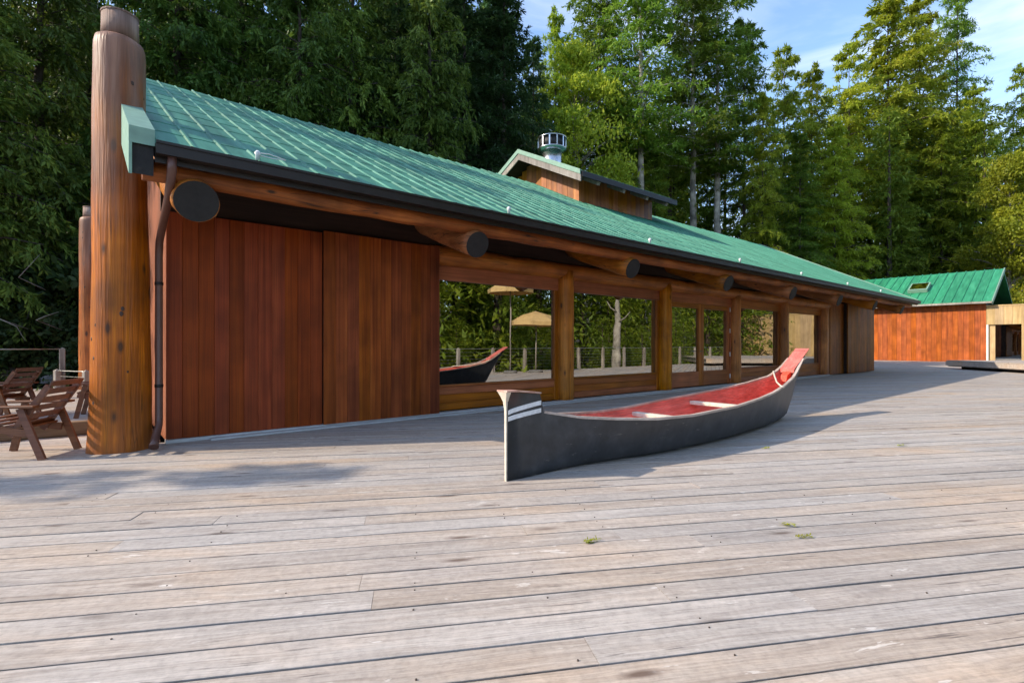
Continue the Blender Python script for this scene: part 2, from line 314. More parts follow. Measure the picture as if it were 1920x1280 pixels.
def corner_log():
    m = wood('corner_log', (0.21,0.052,0.012), (0.42,0.115,0.021), (0.55,0.19,0.044), 'Z', 0.6, 12, 0.5, 0.03, 0.003, knots=0.10, knot_col=(0.045,0.02,0.01), blotch=0.8, spec=0.35, bump=1.0, fine=42, cracks=0.012)
    n, l = m.node_tree.nodes, m.node_tree.links; b = n['Principled BSDF']; src = b.inputs['Base Color'].links[0].from_socket
    t = n.new('ShaderNodeTexCoord'); sp_ = n.new('ShaderNodeSeparateXYZ'); l.new(t.outputs['Object'], sp_.inputs[0])
    mm = n.new('ShaderNodeMapping'); mm.inputs['Scale'].default_value = (9,9,0.9); l.new(t.outputs['Object'], mm.inputs[0])
    no = nd(n,'ShaderNodeTexNoise', Scale=1.0, Detail=5.0); l.new(mm.outputs[0], no.inputs['Vector'])
    ad = nd(n,'ShaderNodeMath', operation='MULTIPLY_ADD'); ad.inputs[1].default_value = 2.2; l.new(no.outputs[0], ad.inputs[0]); l.new(sp_.outputs[2], ad.inputs[2])
    up = nd(n,'ShaderNodeMapRange'); up.inputs[1].default_value = 3.6; up.inputs[2].default_value = 5.4; up.inputs[4].default_value = 0.85; l.new(ad.outputs[0], up.inputs[0])
    gr = ramp(n, [(0.3,(0.13,0.062,0.038)),(0.7,(0.34,0.19,0.13))]); l.new(no.outputs[0], gr.inputs[0])
    mx = n.new('ShaderNodeMixRGB'); l.new(up.outputs[0], mx.inputs[0]); l.new(src, mx.inputs[1]); l.new(gr.outputs[0], mx.inputs[2])
    lo = nd(n,'ShaderNodeMapRange'); lo.inputs[1].default_value = 1.0; lo.inputs[2].default_value = 1.9; lo.inputs[3].default_value = 0.55; lo.inputs[4].default_value = 0.0; l.new(ad.outputs[0], lo.inputs[0])
    m2 = n.new('ShaderNodeMixRGB'); l.new(lo.outputs[0], m2.inputs[0]); l.new(mx.outputs[0], m2.inputs[1]); m2.inputs[2].default_value = (0.15,0.058,0.022,1)
    l.new(m2.outputs[0], b.inputs['Base Color']); return m
M['corner_log'] = corner_log()
M['knot'] = plain('dark_knot', (0.055,0.024,0.012), 0.6, var=0.5, scale=60)
M['beam_log'] = wood('header_log', (0.29,0.088,0.018), (0.53,0.175,0.034), (0.65,0.27,0.062), 'X', 0.5, 9, 0.5, 0.1, 0.006, knots=0.07, blotch=0.7, bump=0.8, cracks=0.012)
M['rafter_log'] = wood('rafter_log', (0.24,0.075,0.015), (0.44,0.15,0.03), (0.56,0.23,0.055), 'Y', 0.5, 9, 0.5, 0.12, 0.006, knots=0.06, blotch=0.6, bump=0.8, cracks=0.012)
M['eave_log'] = wood('eave_log', (0.20,0.056,0.017), (0.36,0.108,0.030), (0.50,0.18,0.058), 'X', 0.7, 11, 0.6, 0.1, 0.006, knots=0.07, blotch=0.9, bump=1.0, cracks=0.014)
M['grey_log'] = wood('weathered_log_top', (0.15,0.085,0.06), (0.27,0.17,0.125), (0.38,0.27,0.21), 'Z', 0.6, 9, 0.75, 0.1, 0.006, knots=0.06, blotch=0.6, bump=0.5)
def end_grain():
    m, n, l, b = newmat('black_painted_end_grain')
    t = n.new('ShaderNodeTexCoord'); no = nd(n,'ShaderNodeTexNoise', Scale=9.0, Detail=7.0, Roughness=0.7); l.new(t.outputs['Object'], no.inputs['Vector'])
    r = ramp(n, [(0.3,(0.008,0.008,0.008)),(0.6,(0.018,0.017,0.016)),(0.72,(0.045,0.036,0.03))]); l.new(no.outputs[0], r.inputs[0]); l.new(r.outputs[0], b.inputs['Base Color'])
    b.inputs['Roughness'].default_value = 0.75
    bp = nd(n,'ShaderNodeBump', Strength=0.6, Distance=0.02); l.new(no.outputs[0], bp.inputs['Height']); l.new(bp.outputs[0], b.inputs['Normal']); return m
M['black_end'] = end_grain()
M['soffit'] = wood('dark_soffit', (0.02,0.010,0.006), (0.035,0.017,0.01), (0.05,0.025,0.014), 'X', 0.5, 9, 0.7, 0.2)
M['gutter'] = plain('dark_brown_metal', (0.020,0.014,0.011), 0.45, var=0.2, spec=0.35)
M['spout'] = plain('brown_downspout', (0.12,0.055,0.04), 0.38, var=0.15)
M['fascia'] = plain('pale_green_paint', (0.20,0.34,0.255), 0.6, var=0.12, scale=9)
M['roof'] = roof_mat('green_roof_metal', (0.048,0.205,0.130))
M['roof2'] = roof_mat('bright_green_roof_metal', (0.026,0.24,0.115))
M['flash'] = plain('pale_flashing', (0.5,0.5,0.5), 0.45, var=0.1)
M['glass'] = glass_mat()
M['steel'] = plain('stainless_steel', (0.62,0.62,0.63), 0.26, 1.0, var=0.06)
M['flue_dark'] = plain('flue_dark', (0.012,0.011,0.011), 0.6)
M['white'] = plain('white_plastic', (0.78,0.78,0.76), 0.4, var=0.05)
M['orange_plank'] = wood('orange_stained_cedar', (0.29,0.062,0.012), (0.45,0.105,0.018), (0.55,0.148,0.028), 'Z', 0.35, 9, 0.5, 0.15, 0.003, blotch=0.6, spec=0.2, sat_var=0.03)
M['cupola_plank'] = wood('cupola_cedar', (0.27,0.085,0.02), (0.42,0.145,0.034), (0.52,0.20,0.05), 'Z', 0.35, 9, 0.5, 0.22, 0.01, blotch=0.5)
M['tan_plank'] = wood('fresh_tan_cedar', (0.42,0.27,0.12), (0.56,0.38,0.18), (0.64,0.46,0.24), 'Z', 0.35, 9, 0.55, 0.12, 0.006, blotch=0.3)
M['inside'] = plain('dark_interior', (0.035,0.025,0.02), 0.8)  # walls toned near black so the room behind the glass looks unlit
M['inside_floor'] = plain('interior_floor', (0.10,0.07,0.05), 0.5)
M['chair'] = wood('brown_chair_wood', (0.095,0.034,0.015), (0.165,0.062,0.028), (0.235,0.098,0.048), 'X', 0.8, 14, 0.5, 0.15, 0.006, blotch=0.4, coat=0.1)
M['kerb'] = wood('brown_kerb_timber', (0.10,0.05,0.026), (0.17,0.095,0.055), (0.25,0.155,0.10), 'X', 0.5, 12, 0.7, 0.1)
M['rail_post'] = wood('grey_rail_post', (0.20,0.17,0.145), (0.32,0.28,0.24), (0.42,0.37,0.32), 'Z', 0.7, 12, 0.8, 0.15, 0.006)
M['cable'] = plain('steel_cable', (0.5,0.5,0.48), 0.35, 0.9)
M['bark'] = wood('dark_bark', (0.035,0.026,0.02), (0.075,0.056,0.043), (0.13,0.10,0.08), 'Z', 1.6, 9, 0.9, 0.25, 0.01, bump=0.8)
M['bark_pale'] = wood('pale_bark', (0.22,0.19,0.15), (0.38,0.34,0.28), (0.50,0.46,0.39), 'Z', 2.5, 4, 0.85, 0.2, 0.01, blotch=1.0, bump=0.5)
M['twig'] = plain('bare_grey_twig', (0.20,0.185,0.165), 0.8)
M['soil'] = plain('forest_soil', (0.05,0.037,0.024), 0.95, var=0.5, scale=0.8, bump=0.5)
M['rock'] = plain('grey_rock', (0.16,0.15,0.14), 0.9, var=0.35, scale=4, bump=0.6)
M['canvas'] = plain('beige_canvas', (0.56,0.37,0.15), 0.8)
M['leaf_cedar'] = leaf_mat('cedar_foliage', (0.042, 0.086, 0.016), (0.108, 0.18, 0.028), (0.22, 0.29, 0.044))
M['leaf_dark'] = leaf_mat('spruce_foliage', (0.026, 0.06, 0.021), (0.056, 0.112, 0.033), (0.115, 0.18, 0.046))
M['leaf_hemlock'] = leaf_mat('hemlock_foliage', (0.075, 0.14, 0.018), (0.165, 0.255, 0.03), (0.285, 0.35, 0.045), 0.45)
M['leaf_bright'] = leaf_mat('bright_foliage', (0.15, 0.225, 0.02), (0.31, 0.375, 0.032), (0.48, 0.47, 0.048), 0.5)
M['leaf_yellow'] = leaf_mat('yellow_foliage', (0.17, 0.2, 0.016), (0.29, 0.31, 0.022), (0.42, 0.38, 0.03), 0.45)
M['leaf_bush'] = leaf_mat('undergrowth_foliage', (0.022, 0.048, 0.015), (0.052, 0.086, 0.024), (0.115, 0.14, 0.05), 0.3)
M['sprig'] = leaf_mat('fallen_sprig', (0.22,0.26,0.015), (0.30,0.33,0.02), (0.40,0.36,0.03), 0.3)

# ------------------------------------------------------------------ ground
def ground_z(x, y):
    s, n = to_sn(x, y)
    back = max(0.0, -n-14)*0.22
    far = max(0.0, s-62)*0.24
    left = max(0.0, -s-13)*0.20
    behind = -max(0.0, min(n-10.5, 30))*0.10
    h = math.hypot(math.hypot(back, far), left)+behind
    bumpz = 0.25*math.sin(x*0.31+1.0)*math.sin(y*0.27+0.4)+0.12*math.sin(x*0.83)*math.cos(y*0.71)
    return -0.75+min(h, 26)+(bumpz*min(1, h*0.4) if h > 0 else 0)
def build_ground():
    xs = np.concatenate([np.linspace(-700,-90,10), np.linspace(-80,130,85), np.linspace(140,800,10)])
    ys = np.concatenate([np.linspace(-600,-70,9), np.linspace(-60,120,75), np.linspace(130,800,10)])
    mb = MB(); v = [(float(x), float(y), ground_z(x, y)) for y in ys for x in xs]
    nx = len(xs); f = [(j*nx+i, j*nx+i+1, (j+1)*nx+i+1, (j+1)*nx+i) for j in range(len(ys)-1) for i in range(nx-1)]
    mb.add(v, f, True); o = mb.build('ground', M['soil']); props(o, 'dark brown forest soil sloping up behind the lodge', 'ground', kind='structure')
build_ground()

# ------------------------------------------------------------------ deck
rng = random.Random(11)
BDIR = Vector((0.983, 0.186)).normalized(); BPERP = Vector((-BDIR.y, BDIR.x)); BANG = math.atan2(BDIR.y, BDIR.x)
def in_deck(x, y):
    s, n = to_sn(x, y)
    if n > 9.7 or s < -11 or s > 46.95: return False
    if s < 0.72: return n > -1.42
    if s < 27.2: return n > -0.10
    return n > -6
deck = MB()
for a, b_, c, d in ((-11,0.7,-1.4,9.68),(0.7,27.2,-0.08,9.68),(27.2,46.9,-6,9.68)):
    deck.prism([SN(a,d)[:2], SN(b_,d)[:2], SN(b_,c)[:2], SN(a,c)[:2]][::1], -0.42, -0.26)
deck = fix_normals(deck.build('deck', M['deck_dark'])); props(deck, 'broad weathered grey plank deck in front of the lodge', 'deck', kind='structure')  # solid dark sheet put below the boards to make their gaps look shaded
PITCH = 0.1905; BW = 0.1775; BT = 0.036
y_line = 2.4425*BPERP.y               # a joint between two boards, measured on the axis of view
rows = []
for k in range(-60, 260):
    c = y_line+PITCH*(k+0.5)
    ts = [t*0.05 for t in range(-400, 1300)]
    ins = [t for t in ts if in_deck(BDIR.x*t+BPERP.x*c, BDIR.y*t+BPERP.y*c)]
    if len(ins) < 4: continue
    runs = []; st = ins[0]; pv = ins[0]
    for t in ins[1:]:
        if t-pv > 0.051: runs.append((st, pv)); st = t
        pv = t
    runs.append((st, pv))
    for t0, t1 in runs:
        t = t0-rng.uniform(0, 3.5); first = True
        while t < t1:
            L = rng.choice([4.27,4.88,5.49,6.1])
            a, b_ = max(t, t0), min(t+L, t1)
            if b_-a > 0.08: rows.append((a, b_-0.002, c))
            t += L
def board_weight(a, b_, c):
    w = 0.0
    for i in range(13):
        t = a+(b_-a)*i/12; x = BDIR.x*t+BPERP.x*c; y = BDIR.y*t+BPERP.y*c
        if y > 1.5 and abs(x/y) < 1.03: w += (b_-a)/y**3
    return w
rows.sort(key=lambda r: -board_weight(*r))
def board_geo(mb, a, b_, c, rng):
    j = rng.uniform(-0.0012, 0.0012); dz = rng.uniform(-0.0022, 0.0022); w = BW/2+rng.uniform(-0.0012,0.0012)
    ch = 0.002
    prof = [(-w,-BT),(w,-BT),(w,-ch),(w-ch,0),(-w+ch,0),(-w,-ch)]
    n = len(mb.v)
    tl = rng.uniform(-0.001,0.001)
    for t, e in ((a,0),(b_,tl)):
        for p, z in prof: mb.v.append((t, c+j+p+e, z+dz))
    fs = [(5,4,3,2,1,0),(6,7,8,9,10,11)]+[(i,(i+1)%6,(i+1)%6+6,i+6) for i in range(6)]
    mb.f += [tuple(i+n for i in f) for f in fs]; mb.smooth += [False]*8
for a, b_, c in rows[:290]:
    mb = MB(); board_geo(mb, a, b_, c, rng); mb.build('plank', M['deck'], deck, (0,0,0), BANG)
mb = MB(); tint = []
for a, b_, c in rows[290:]:
    board_geo(mb, a, b_, c, rng); tint += [rng.random()]*8
far = mb.build('far_planks', M['deck'], deck, (0,0,0), BANG); far['kind'] = 'stuff'
at = far.data.attributes.new('tint','FLOAT','FACE'); at.data.foreach_set('value', tint)

# nail heads over the joists, on the nearest boards
nh = MB()
for a, b_, c in rows[:70]:
    k = math.ceil((a+0.03)/0.61)
    for i in range(k, int(b_/0.61)+1):
        for off in (-0.055, 0.055):
            x = i*0.61+rng.uniform(-.008,.008); y = c+off+rng.uniform(-.007,.007); r = 0.0042
            if (BDIR.y*x+BPERP.y*c) > 4.2 or rng.random() > 0.28: continue
            nh.add([(x+r*math.cos(t*math.pi/3), y+r*math.sin(t*math.pi/3), z) for z in (-0.003,0.0032) for t in range(6)], [(6,7,8,9,10,11)]+[(j,(j+1)%6,(j+1)%6+6,j+6) for j in range(6)])
o = nh.build('nail_heads', M['nail'], deck, (0,0,0), BANG); o['kind'] = 'stuff'
# deck beside the gable, behind a low timber kerb
pf = empty('side_deck', SN(0,0), ROT_U); props(pf, 'weathered plank deck beside the gable, behind the timber kerb', 'deck', kind='structure')
MB().box(-13, 0.66, 1.60, 11.6, -0.3, -0.045).build('deck_base', M['deck_dark'], pf)
y = 1.45
while y < 11.5:
    x = -13+rng.uniform(-2,0)
    while x < 0.68:
        L = rng.choice([4.27,4.88,5.5]); x0, x1 = max(x,-13), min(x+L, 0.68)
        if x1-x0 > 0.1: MB().cbox(x0, x1-0.003, y, y+0.178, -0.038, rng.uniform(-0.001,0.001), 0.004).build('plank', M['deck'], pf)
        x += L
    y += 0.1905
kb = MB().cbox(-12.5, 0.62, 1.44, 1.60, 0.004, 0.18, 0.012).build('timber_kerb', M['kerb'], None, SN(0,0), ROT_U); props(kb, 'low brown timber kerb on the deck behind the garden chair', 'kerb')

# ------------------------------------------------------------------ the lodge
lodge = empty('timber_lodge', SN(0,0), ROT_U)
props(lodge, 'long cedar lodge with green metal roof and big log posts', 'building')
# local frame: x along the front, y into the building, z up
RS = 0.507                                  # roof slope
EAVE_Y, RIDGE_Y, BACK_Y = -1.55, 5.3, 10.6
ROOF0, ROOF1 = 0.50, 28.0
def roof_z(y): return 3.12+RS*(y-EAVE_Y) if y <= RIDGE_Y else 3.12+RS*(2*RIDGE_Y-y-EAVE_Y)
RIDGE_Z = roof_z(RIDGE_Y)
# shell: gable wall, back wall, end wall, floor
gw = MB()
for x0, x1 in ((0.80,0.95),(27.15,27.3)):
    p = [(0.25,-0.05),(BACK_Y,-0.05),(BACK_Y,roof_z(BACK_Y)-0.2),(RIDGE_Y,RIDGE_Z-0.2),(0.25,roof_z(0.25)-0.2)]
    v = [(x0,a,b_) for a,b_ in p]+[(x1,a,b_) for a,b_ in p]
    gw.add(v, [tuple(range(5)), tuple(range(9,4,-1))]+[(i,i+5,(i+1)%5+5,(i+1)%5) for i in range(5)])
gw.box(0.95,27.15,BACK_Y-0.15,BACK_Y-0.01,-0.05,roof_z(BACK_Y)-0.2)
fix_normals(gw.build('shell_wall', M['brown_plank'], lodge))
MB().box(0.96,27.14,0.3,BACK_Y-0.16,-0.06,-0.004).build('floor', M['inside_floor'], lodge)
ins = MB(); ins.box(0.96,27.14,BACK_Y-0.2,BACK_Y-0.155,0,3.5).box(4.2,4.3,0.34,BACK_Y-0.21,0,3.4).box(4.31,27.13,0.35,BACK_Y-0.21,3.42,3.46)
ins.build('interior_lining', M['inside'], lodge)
# roof slab with panels
slab = MB()
p = [(EAVE_Y+0.03, roof_z(EAVE_Y+0.03)-0.03),(RIDGE_Y,RIDGE_Z-0.03),(12.12,roof_z(12.12)-0.03),(12.12,roof_z(12.12)-0.16),(RIDGE_Y,RIDGE_Z-0.16),(EAVE_Y+0.03,roof_z(EAVE_Y+0.03)-0.16)]
v = [(ROOF0,a,b_) for a,b_ in p]+[(ROOF1,a,b_) for a,b_ in p]
slab.add(v, [(0,1,4,5),(1,2,3,4),(11,10,7,6),(10,9,8,7)]+[(i,i+6,(i+1)%6+6,(i+1)%6) for i in range(6)])
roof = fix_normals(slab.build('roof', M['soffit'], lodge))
def roof_panel(mb, x, w, y0, z0, y1, z1):
    """one ribbed sheet from eave to ridge: flat pan, a raised rib at its left edge"""
    h = 0.028
    prof = [(0,0.004),(0.012,h),(0.034,h),(0.046,0.004),(w*0.5,0.0075),(w,0.004)]
    under = -0.012
    n_c = max(1, round((y1-y0)/0.62)); rows_ = []
    for k in range(n_c):
        ta, tb = k/n_c, (k+1)/n_c
        rows_ += [(ta, 0.009), (tb, 0.0)]
    vv = []
    for t, up_ in rows_:
        yy, zz = y0+(y1-y0)*t, z0+(z1-z0)*t+up_
        for i_, (a, b_) in enumerate(prof): vv.append((x+a, yy, zz+b_-(up_ if i_ in (1,2) else 0)))
        vv.append((x+w, yy, zz+under-up_)); vv.append((x, yy, zz+under-up_))
    L_ = len(rows_)
    f = [(r_*8+i, r_*8+(i+1)%8, (r_+1)*8+(i+1)%8, (r_+1)*8+i) for r_ in range(L_-1) for i in range(8)]+[(0,7,6,5,4,3,2,1), tuple((L_-1)*8+i for i in range(8))]
    mb.add(vv, f)
PWID = 0.305; x = ROOF0
while x < ROOF1-0.02:
    w = min(PWID, ROOF1-x)-0.002
    mb = MB(); roof_panel(mb, x, w, EAVE_Y, roof_z(EAVE_Y), RIDGE_Y+0.02+rng.uniform(-0.01,0.03), RIDGE_Z+0.012)
    mb.build('roof_panel', M['roof'], roof); x += PWID
mb = MB(); mb.add([(ROOF0,RIDGE_Y,RIDGE_Z),(ROOF1,RIDGE_Y,RIDGE_Z),(ROOF1,12.15,roof_z(12.15)),(ROOF0,12.15,roof_z(12.15)),
                   (ROOF0,RIDGE_Y,RIDGE_Z-0.02),(ROOF1,RIDGE_Y,RIDGE_Z-0.02),(ROOF1,12.15,roof_z(12.15)-0.02),(ROOF0,12.15,roof_z(12.15)-0.02)],
                  [(0,1,2,3),(7,6,5,4),(0,4,5,1),(1,5,6,2),(2,6,7,3),(3,7,4,0)]); fix_normals(mb.build('rear_roof_sheet', M['roof'], roof))
# rake boards
def rake(x0, x1, name, mat, dz0, dz1, ya=EAVE_Y-0.03, yb=RIDGE_Y):
    mb = MB(); z = lambda y: 3.12+RS*(y-EAVE_Y)
    mb.hexa([(x0,ya,z(ya)+dz0),(x1,ya,z(ya)+dz0),(x1,yb,z(yb)+dz0),(x0,yb,z(yb)+dz0),(x0,ya,z(ya)+dz1),(x1,ya,z(ya)+dz1),(x1,yb,z(yb)+dz1),(x0,yb,z(yb)+dz1)])
    return mb.build(name, mat, lodge)
rake(0.30, 0.498, 'rake_cap', M['fascia'], -0.04, 0.115)
rake(0.30, 0.325, 'rake_board', M['fascia'], -0.33, -0.043)
rake(0.327, 0.49, 'rake_beam', M['black_end'], -0.33, -0.043, EAVE_Y+0.0)
rake(28.002, 28.10, 'rake_board', M['fascia'], -0.14, 0.06)
# gutter, fascia and their hangers
g = MB(); g.box(0.5,28.05,EAVE_Y-0.115,EAVE_Y-0.105,2.985,3.098).box(0.5,28.05,EAVE_Y-0.104,EAVE_Y-0.005,2.985,2.997)
g.box(0.5,28.05,EAVE_Y-0.128,EAVE_Y-0.1155,3.078,3.104).box(0.5,0.508,EAVE_Y-0.104,EAVE_Y-0.012,2.998,3.09).box(28.042,28.05,EAVE_Y-0.104,EAVE_Y-0.012,2.998,3.09)
g.box(0.5,28.05,EAVE_Y-0.004,EAVE_Y+0.025,2.93,3.10)
gut = g.build('gutter', M['gutter'], lodge)
x = 0.78
while x < 28: MB().box(x,x+0.02,EAVE_Y-0.10,EAVE_Y-0.012,3.100,3.118).build('hanger', M['gutter'], gut); x += PWID*2
# soffit boards under the overhang
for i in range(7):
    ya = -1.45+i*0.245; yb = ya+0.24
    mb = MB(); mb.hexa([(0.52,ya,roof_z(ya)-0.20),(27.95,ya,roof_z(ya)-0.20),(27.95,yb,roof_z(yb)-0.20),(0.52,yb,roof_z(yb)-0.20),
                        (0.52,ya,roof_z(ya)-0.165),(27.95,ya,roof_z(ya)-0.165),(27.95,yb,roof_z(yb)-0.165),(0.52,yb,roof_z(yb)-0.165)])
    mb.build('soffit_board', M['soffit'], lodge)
# eave log on top of the rafter ends
r2 = random.Random(4)
pts = log_pts((0.42,-1.30,2.915),(27.9,-1.30,2.915),60,r2,0.012)
MB().tube(pts, [0.108+r2.uniform(-0.008,0.008) for _ in pts], 14, wob=0.05, rng=r2).build('eave_log', M['eave_log'], lodge)
# rafter logs
RAFT = [0.86, 4.36, 8.0, 11.65, 15.3, 18.95, 22.6, 26.2]
for i, s in enumerate(RAFT):
    r = 0.215 if i == 0 else 0.20
    p0, p1 = Vector((s,-1.42,2.645)), Vector((s,0.9,2.645+2.32*0.40))
    pts = log_pts(p0, p1, 12, r2, 0.008); rad = [r*(0.94+0.10*min(1,j/3))+r2.uniform(-0.006,0.006) for j in range(12)]
    lg = MB().tube(pts, rad, 22, wob=0.03, rng=r2).build('rafter_log', M['rafter_log'], lodge)
    d = (p1-p0).normalized()
    MB().tube([p0-d*0.008, p0+d*0.002], [r*0.935, r*0.95], 22, sm=False).build('painted_end', M['black_end'], lg)
# corner posts
def big_post(x, y, h, r0, r1, seed, name='corner_post'):
    rr = random.Random(seed)
    zs = list(np.linspace(0, h-0.42, 48))+[h-0.36, h-0.30, h-0.27]
    ph = [rr.uniform(0,6.28) for _ in range(6)]
    def lump(t, z):
        return 1+0.020*math.sin(2*t+z*0.9+ph[0])+0.013*math.sin(3*t-z*1.7+ph[1])+0.010*math.sin(5*t+z*2.6+ph[2])+0.008*math.sin(z*5.1+t+ph[3])+0.006*math.sin(9*t+z*0.7+ph[4])
    def rad_at(z): return (r0+(r1-r0)*z/h)*(1+0.05*max(0,1-z/0.5)**2)
    seg = 44; mb = MB()
    for i, z in enumerate(zs):
        r = rad_at(z)*(1 if i < 48 else (0.985,0.93,0.77)[i-48]); cx = x+0.012*math.sin(z*0.8+ph[5]); cyy = y+0.010*math.sin(z*1.1+ph[0])
        for k in range(seg):
            t = 2*math.pi*k/seg; q = r*lump(t,z)*(1+rr.uniform(-.004,.004)); mb.v.append((cx+q*math.cos(t), cyy+q*math.sin(t), z))
    for i in range(len(zs)-1):
        for k in range(seg): mb.f.append((i*seg+k, i*seg+(k+1)%seg, (i+1)*seg+(k+1)%seg, (i+1)*seg+k)); mb.smooth.append(True)
    mb.f.append(tuple((len(zs)-1)*seg+k for k in range(seg))); mb.smooth.append(False)
    o = mb.build(name, M['corner_log'], lodge)
    for k in range(11):                                  # knots
        t = rr.uniform(2.6,6.1); z = rr.uniform(0.25,h-0.5); kr = rr.uniform(0.010,0.021); q = rad_at(z)*lump(t,z)
        c = Vector((x+0.012*math.sin(z*0.8+ph[5])+math.cos(t)*q, y+0.010*math.sin(z*1.1+ph[0])+math.sin(t)*q, z)); nv = Vector((math.cos(t),math.sin(t),0)); tv = Vector((-nv.y,nv.x,0)); kv = []; n_ = 10
        for rr_, d_ in ((1.0,-0.006),(0.85,0.0012),(0.4,0.0022)):
            for j in range(n_):
                a_ = 2*math.pi*j/n_; w_ = 1+rr.uniform(-.15,.15); p_ = c+nv*d_+tv*(math.cos(a_)*kr*rr_*w_)+Vector((0,0,math.sin(a_)*kr*rr_*1.5*w_)); kv.append(p_)
        fs = [(i*n_+j, i*n_+(j+1)%n_, (i+1)*n_+(j+1)%n_, (i+1)*n_+j) for i in range(2) for j in range(n_)]+[tuple(2*n_+j for j in range(n_))]
        MB().add(kv, fs, True).build('knot', M['knot'], o)
    MB().tube([(x,y,h-0.275),(x,y,h-0.15),(x,y,h)], [r1*0.74, r1*0.73, r1*0.72], 24, wob=0.02, rng=rr).build('post_collar', M['grey_log'], o)
    MB().tube([(x,y,h+0.001),(x,y,h+0.02)], [r1*0.74]*2, 24, sm=False).build('post_cap', M['grey_log'], o)
    return o
big_post(0.30, -0.04, 4.95, 0.288, 0.243, 3)
big_post(0.10, 10.55, 4.9, 0.27, 0.235, 8)
# sliding wall panels of vertical boards
def plank_wall(parent, x0, x1, y0, y1, z0, z1, w, mat, name='plank', gap=0.002, jit=0.0015, axis='x', ztop=None):
    nb = max(1, round((x1-x0)/w)); ww = (x1-x0)/nb
    for i in range(nb):
        a, b_ = x0+i*ww+gap/2, x0+(i+1)*ww-gap/2; j = rng.uniform(-jit, jit)
        zt = z1 if ztop is None else ztop((a+b_)/2)
        MB().cbox(a, b_, y0+j, y1, z0, zt, 0.0035, 'z').build(name, mat, parent)
def panel(x0, x1, yf, zt, mt):
    o = MB().box(x0+0.01, x1-0.01, yf+0.025, yf+0.07, 0.06, zt-0.01).build('sliding_panel', M['black_end'], lodge)
    o['label'] = 'red stained sliding wall panel of vertical boards'
    plank_wall(o, x0, x1, yf, yf+0.024, 0.05, zt, 0.172, M[mt])
    return o
panel(0.745, 2.63, 0.015, 2.82, 'red_plank')
panel(2.632, 4.575, -0.035, 2.84, 'rust_plank')
MB().box(0.70,4.56,0.10,0.16,2.84,3.25).box(0.96,4.5,0.16,0.24,0.0,3.4).build('panel_track', M['soffit'], lodge)
MB().box(0.74,1.42,-0.015,0.09,0.004,0.045).build('flashing_strip', M['flash'], lodge)
MB().box(1.20,22.3,-0.13,-0.02,0.004,0.028).box(1.4,22.3,-0.018,0.12,0.004,0.047).build('flashing_strip', M['flash'], lodge)
# window wall
GY = 0.24
POSTS = [7.78, 11.40, 15.08, 18.50, 22.12]
for i, s in enumerate(POSTS):
    rr = random.Random(20+i); r = (0.185,0.175,0.165,0.165,0.16)[i]
    pts = [(s+rr.uniform(-.006,.006), 0.17+rr.uniform(-.006,.006), z) for z in np.linspace(0.03,2.75,12)]
    MB().tube(pts, [r*(1.03-0.05*j/11)+rr.uniform(-.004,.004) for j in range(12)], 20, wob=0.02, rng=rr, sq=(0.25 if i == 0 else 0.62)).build('log_post', M['post_log'], lodge)
pts = log_pts((4.45,0.16,2.74),(22.5,0.16,2.74),40,r2,0.012)
MB().tube(pts, [0.17+r2.uniform(-.01,.01) for _ in pts], 18, wob=0.04, rng=r2).build('header_log', M['beam_log'], lodge)
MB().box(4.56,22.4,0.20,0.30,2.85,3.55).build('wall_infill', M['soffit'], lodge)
def window(x0, x1, lab):
    w = empty('window', (0,0,0), 0, lodge); w['label'] = lab
    jl = 0.11
    MB().cbox(x0, x1, GY-0.06, GY+0.06, 2.33, 2.60, 0.006).build('header', M['frame_wood'], w)
    MB().cbox(x0, x0+jl, GY-0.055, GY+0.06, 0.05, 2.329, 0.006, 'z').build('jamb', M['frame_wood_v'], w)
    MB().cbox(x1-jl, x1, GY-0.055, GY+0.06, 0.05, 2.329, 0.006, 'z').build('jamb', M['frame_wood_v'], w)
    MB().cbox(x0+jl+0.001, x1-jl-0.001, GY-0.075, GY+0.05, 0.462, 0.497, 0.006).build('sill', M['frame_wood'], w)
    for a, b_ in ((0.05,0.185),(0.188,0.323),(0.326,0.460)):
        MB().cbox(x0+jl+0.001, x1-jl-0.001, GY-0.045+rng.uniform(-.002,.002), GY+0.05, a, b_, 0.006).build('plank', M['frame_wood'], w)
    MB().box(x0+jl+0.001, x1-jl-0.001, GY-0.004, GY+0.004, 0.498, 2.329).build('pane', M['glass'], w)
window(4.575, 7.60, 'window reflecting the canoe and beige parasol')
window(7.97, 11.22, 'window between the two nearest log posts')
window(15.25, 18.33, 'window beside the hinged glass doors')
window(18.67, 21.96, 'window reflecting the tan plank wall')
def glass_door(x0, x1, hinge):
    w = empty('glass_door', (0,0,0), 0, lodge); st = 0.13
    MB().cbox(x0, x0+st, GY-0.05, GY+0.05, 0.06, 2.328, 0.006, 'z').build('stile', M['frame_wood_v'], w)
    MB().cbox(x1-st, x1, GY-0.05, GY+0.05, 0.06, 2.328, 0.006, 'z').build('stile', M['frame_wood_v'], w)
    MB().cbox(x0+st+.001, x1-st-.001, GY-0.05, GY+0.05, 2.20, 2.328, 0.006).build('rail', M['frame_wood'], w)
    MB().cbox(x0+st+.001, x1-st-.001, GY-0.05, GY+0.05, 0.06, 0.46, 0.006).build('rail', M['frame_wood'], w)
    MB().box(x0+st+.001, x1-st-.001, GY-0.004, GY+0.004, 0.461, 2.199).build('pane', M['glass'], w)
    if hinge:
        for z in (0.20,0.85,1.55,2.18): MB().tube([(x1+0.008,GY-0.065,z),(x1+0.008,GY-0.065,z+0.13)], 0.014, 8).build('hinge', M['white'], w)
    else: MB().tube([(x1-0.06,GY-0.055,1.02),(x1-0.06,GY-0.12,1.02),(x1-0.19,GY-0.12,1.02)], 0.012, 8).build('handle', M['steel'], w)
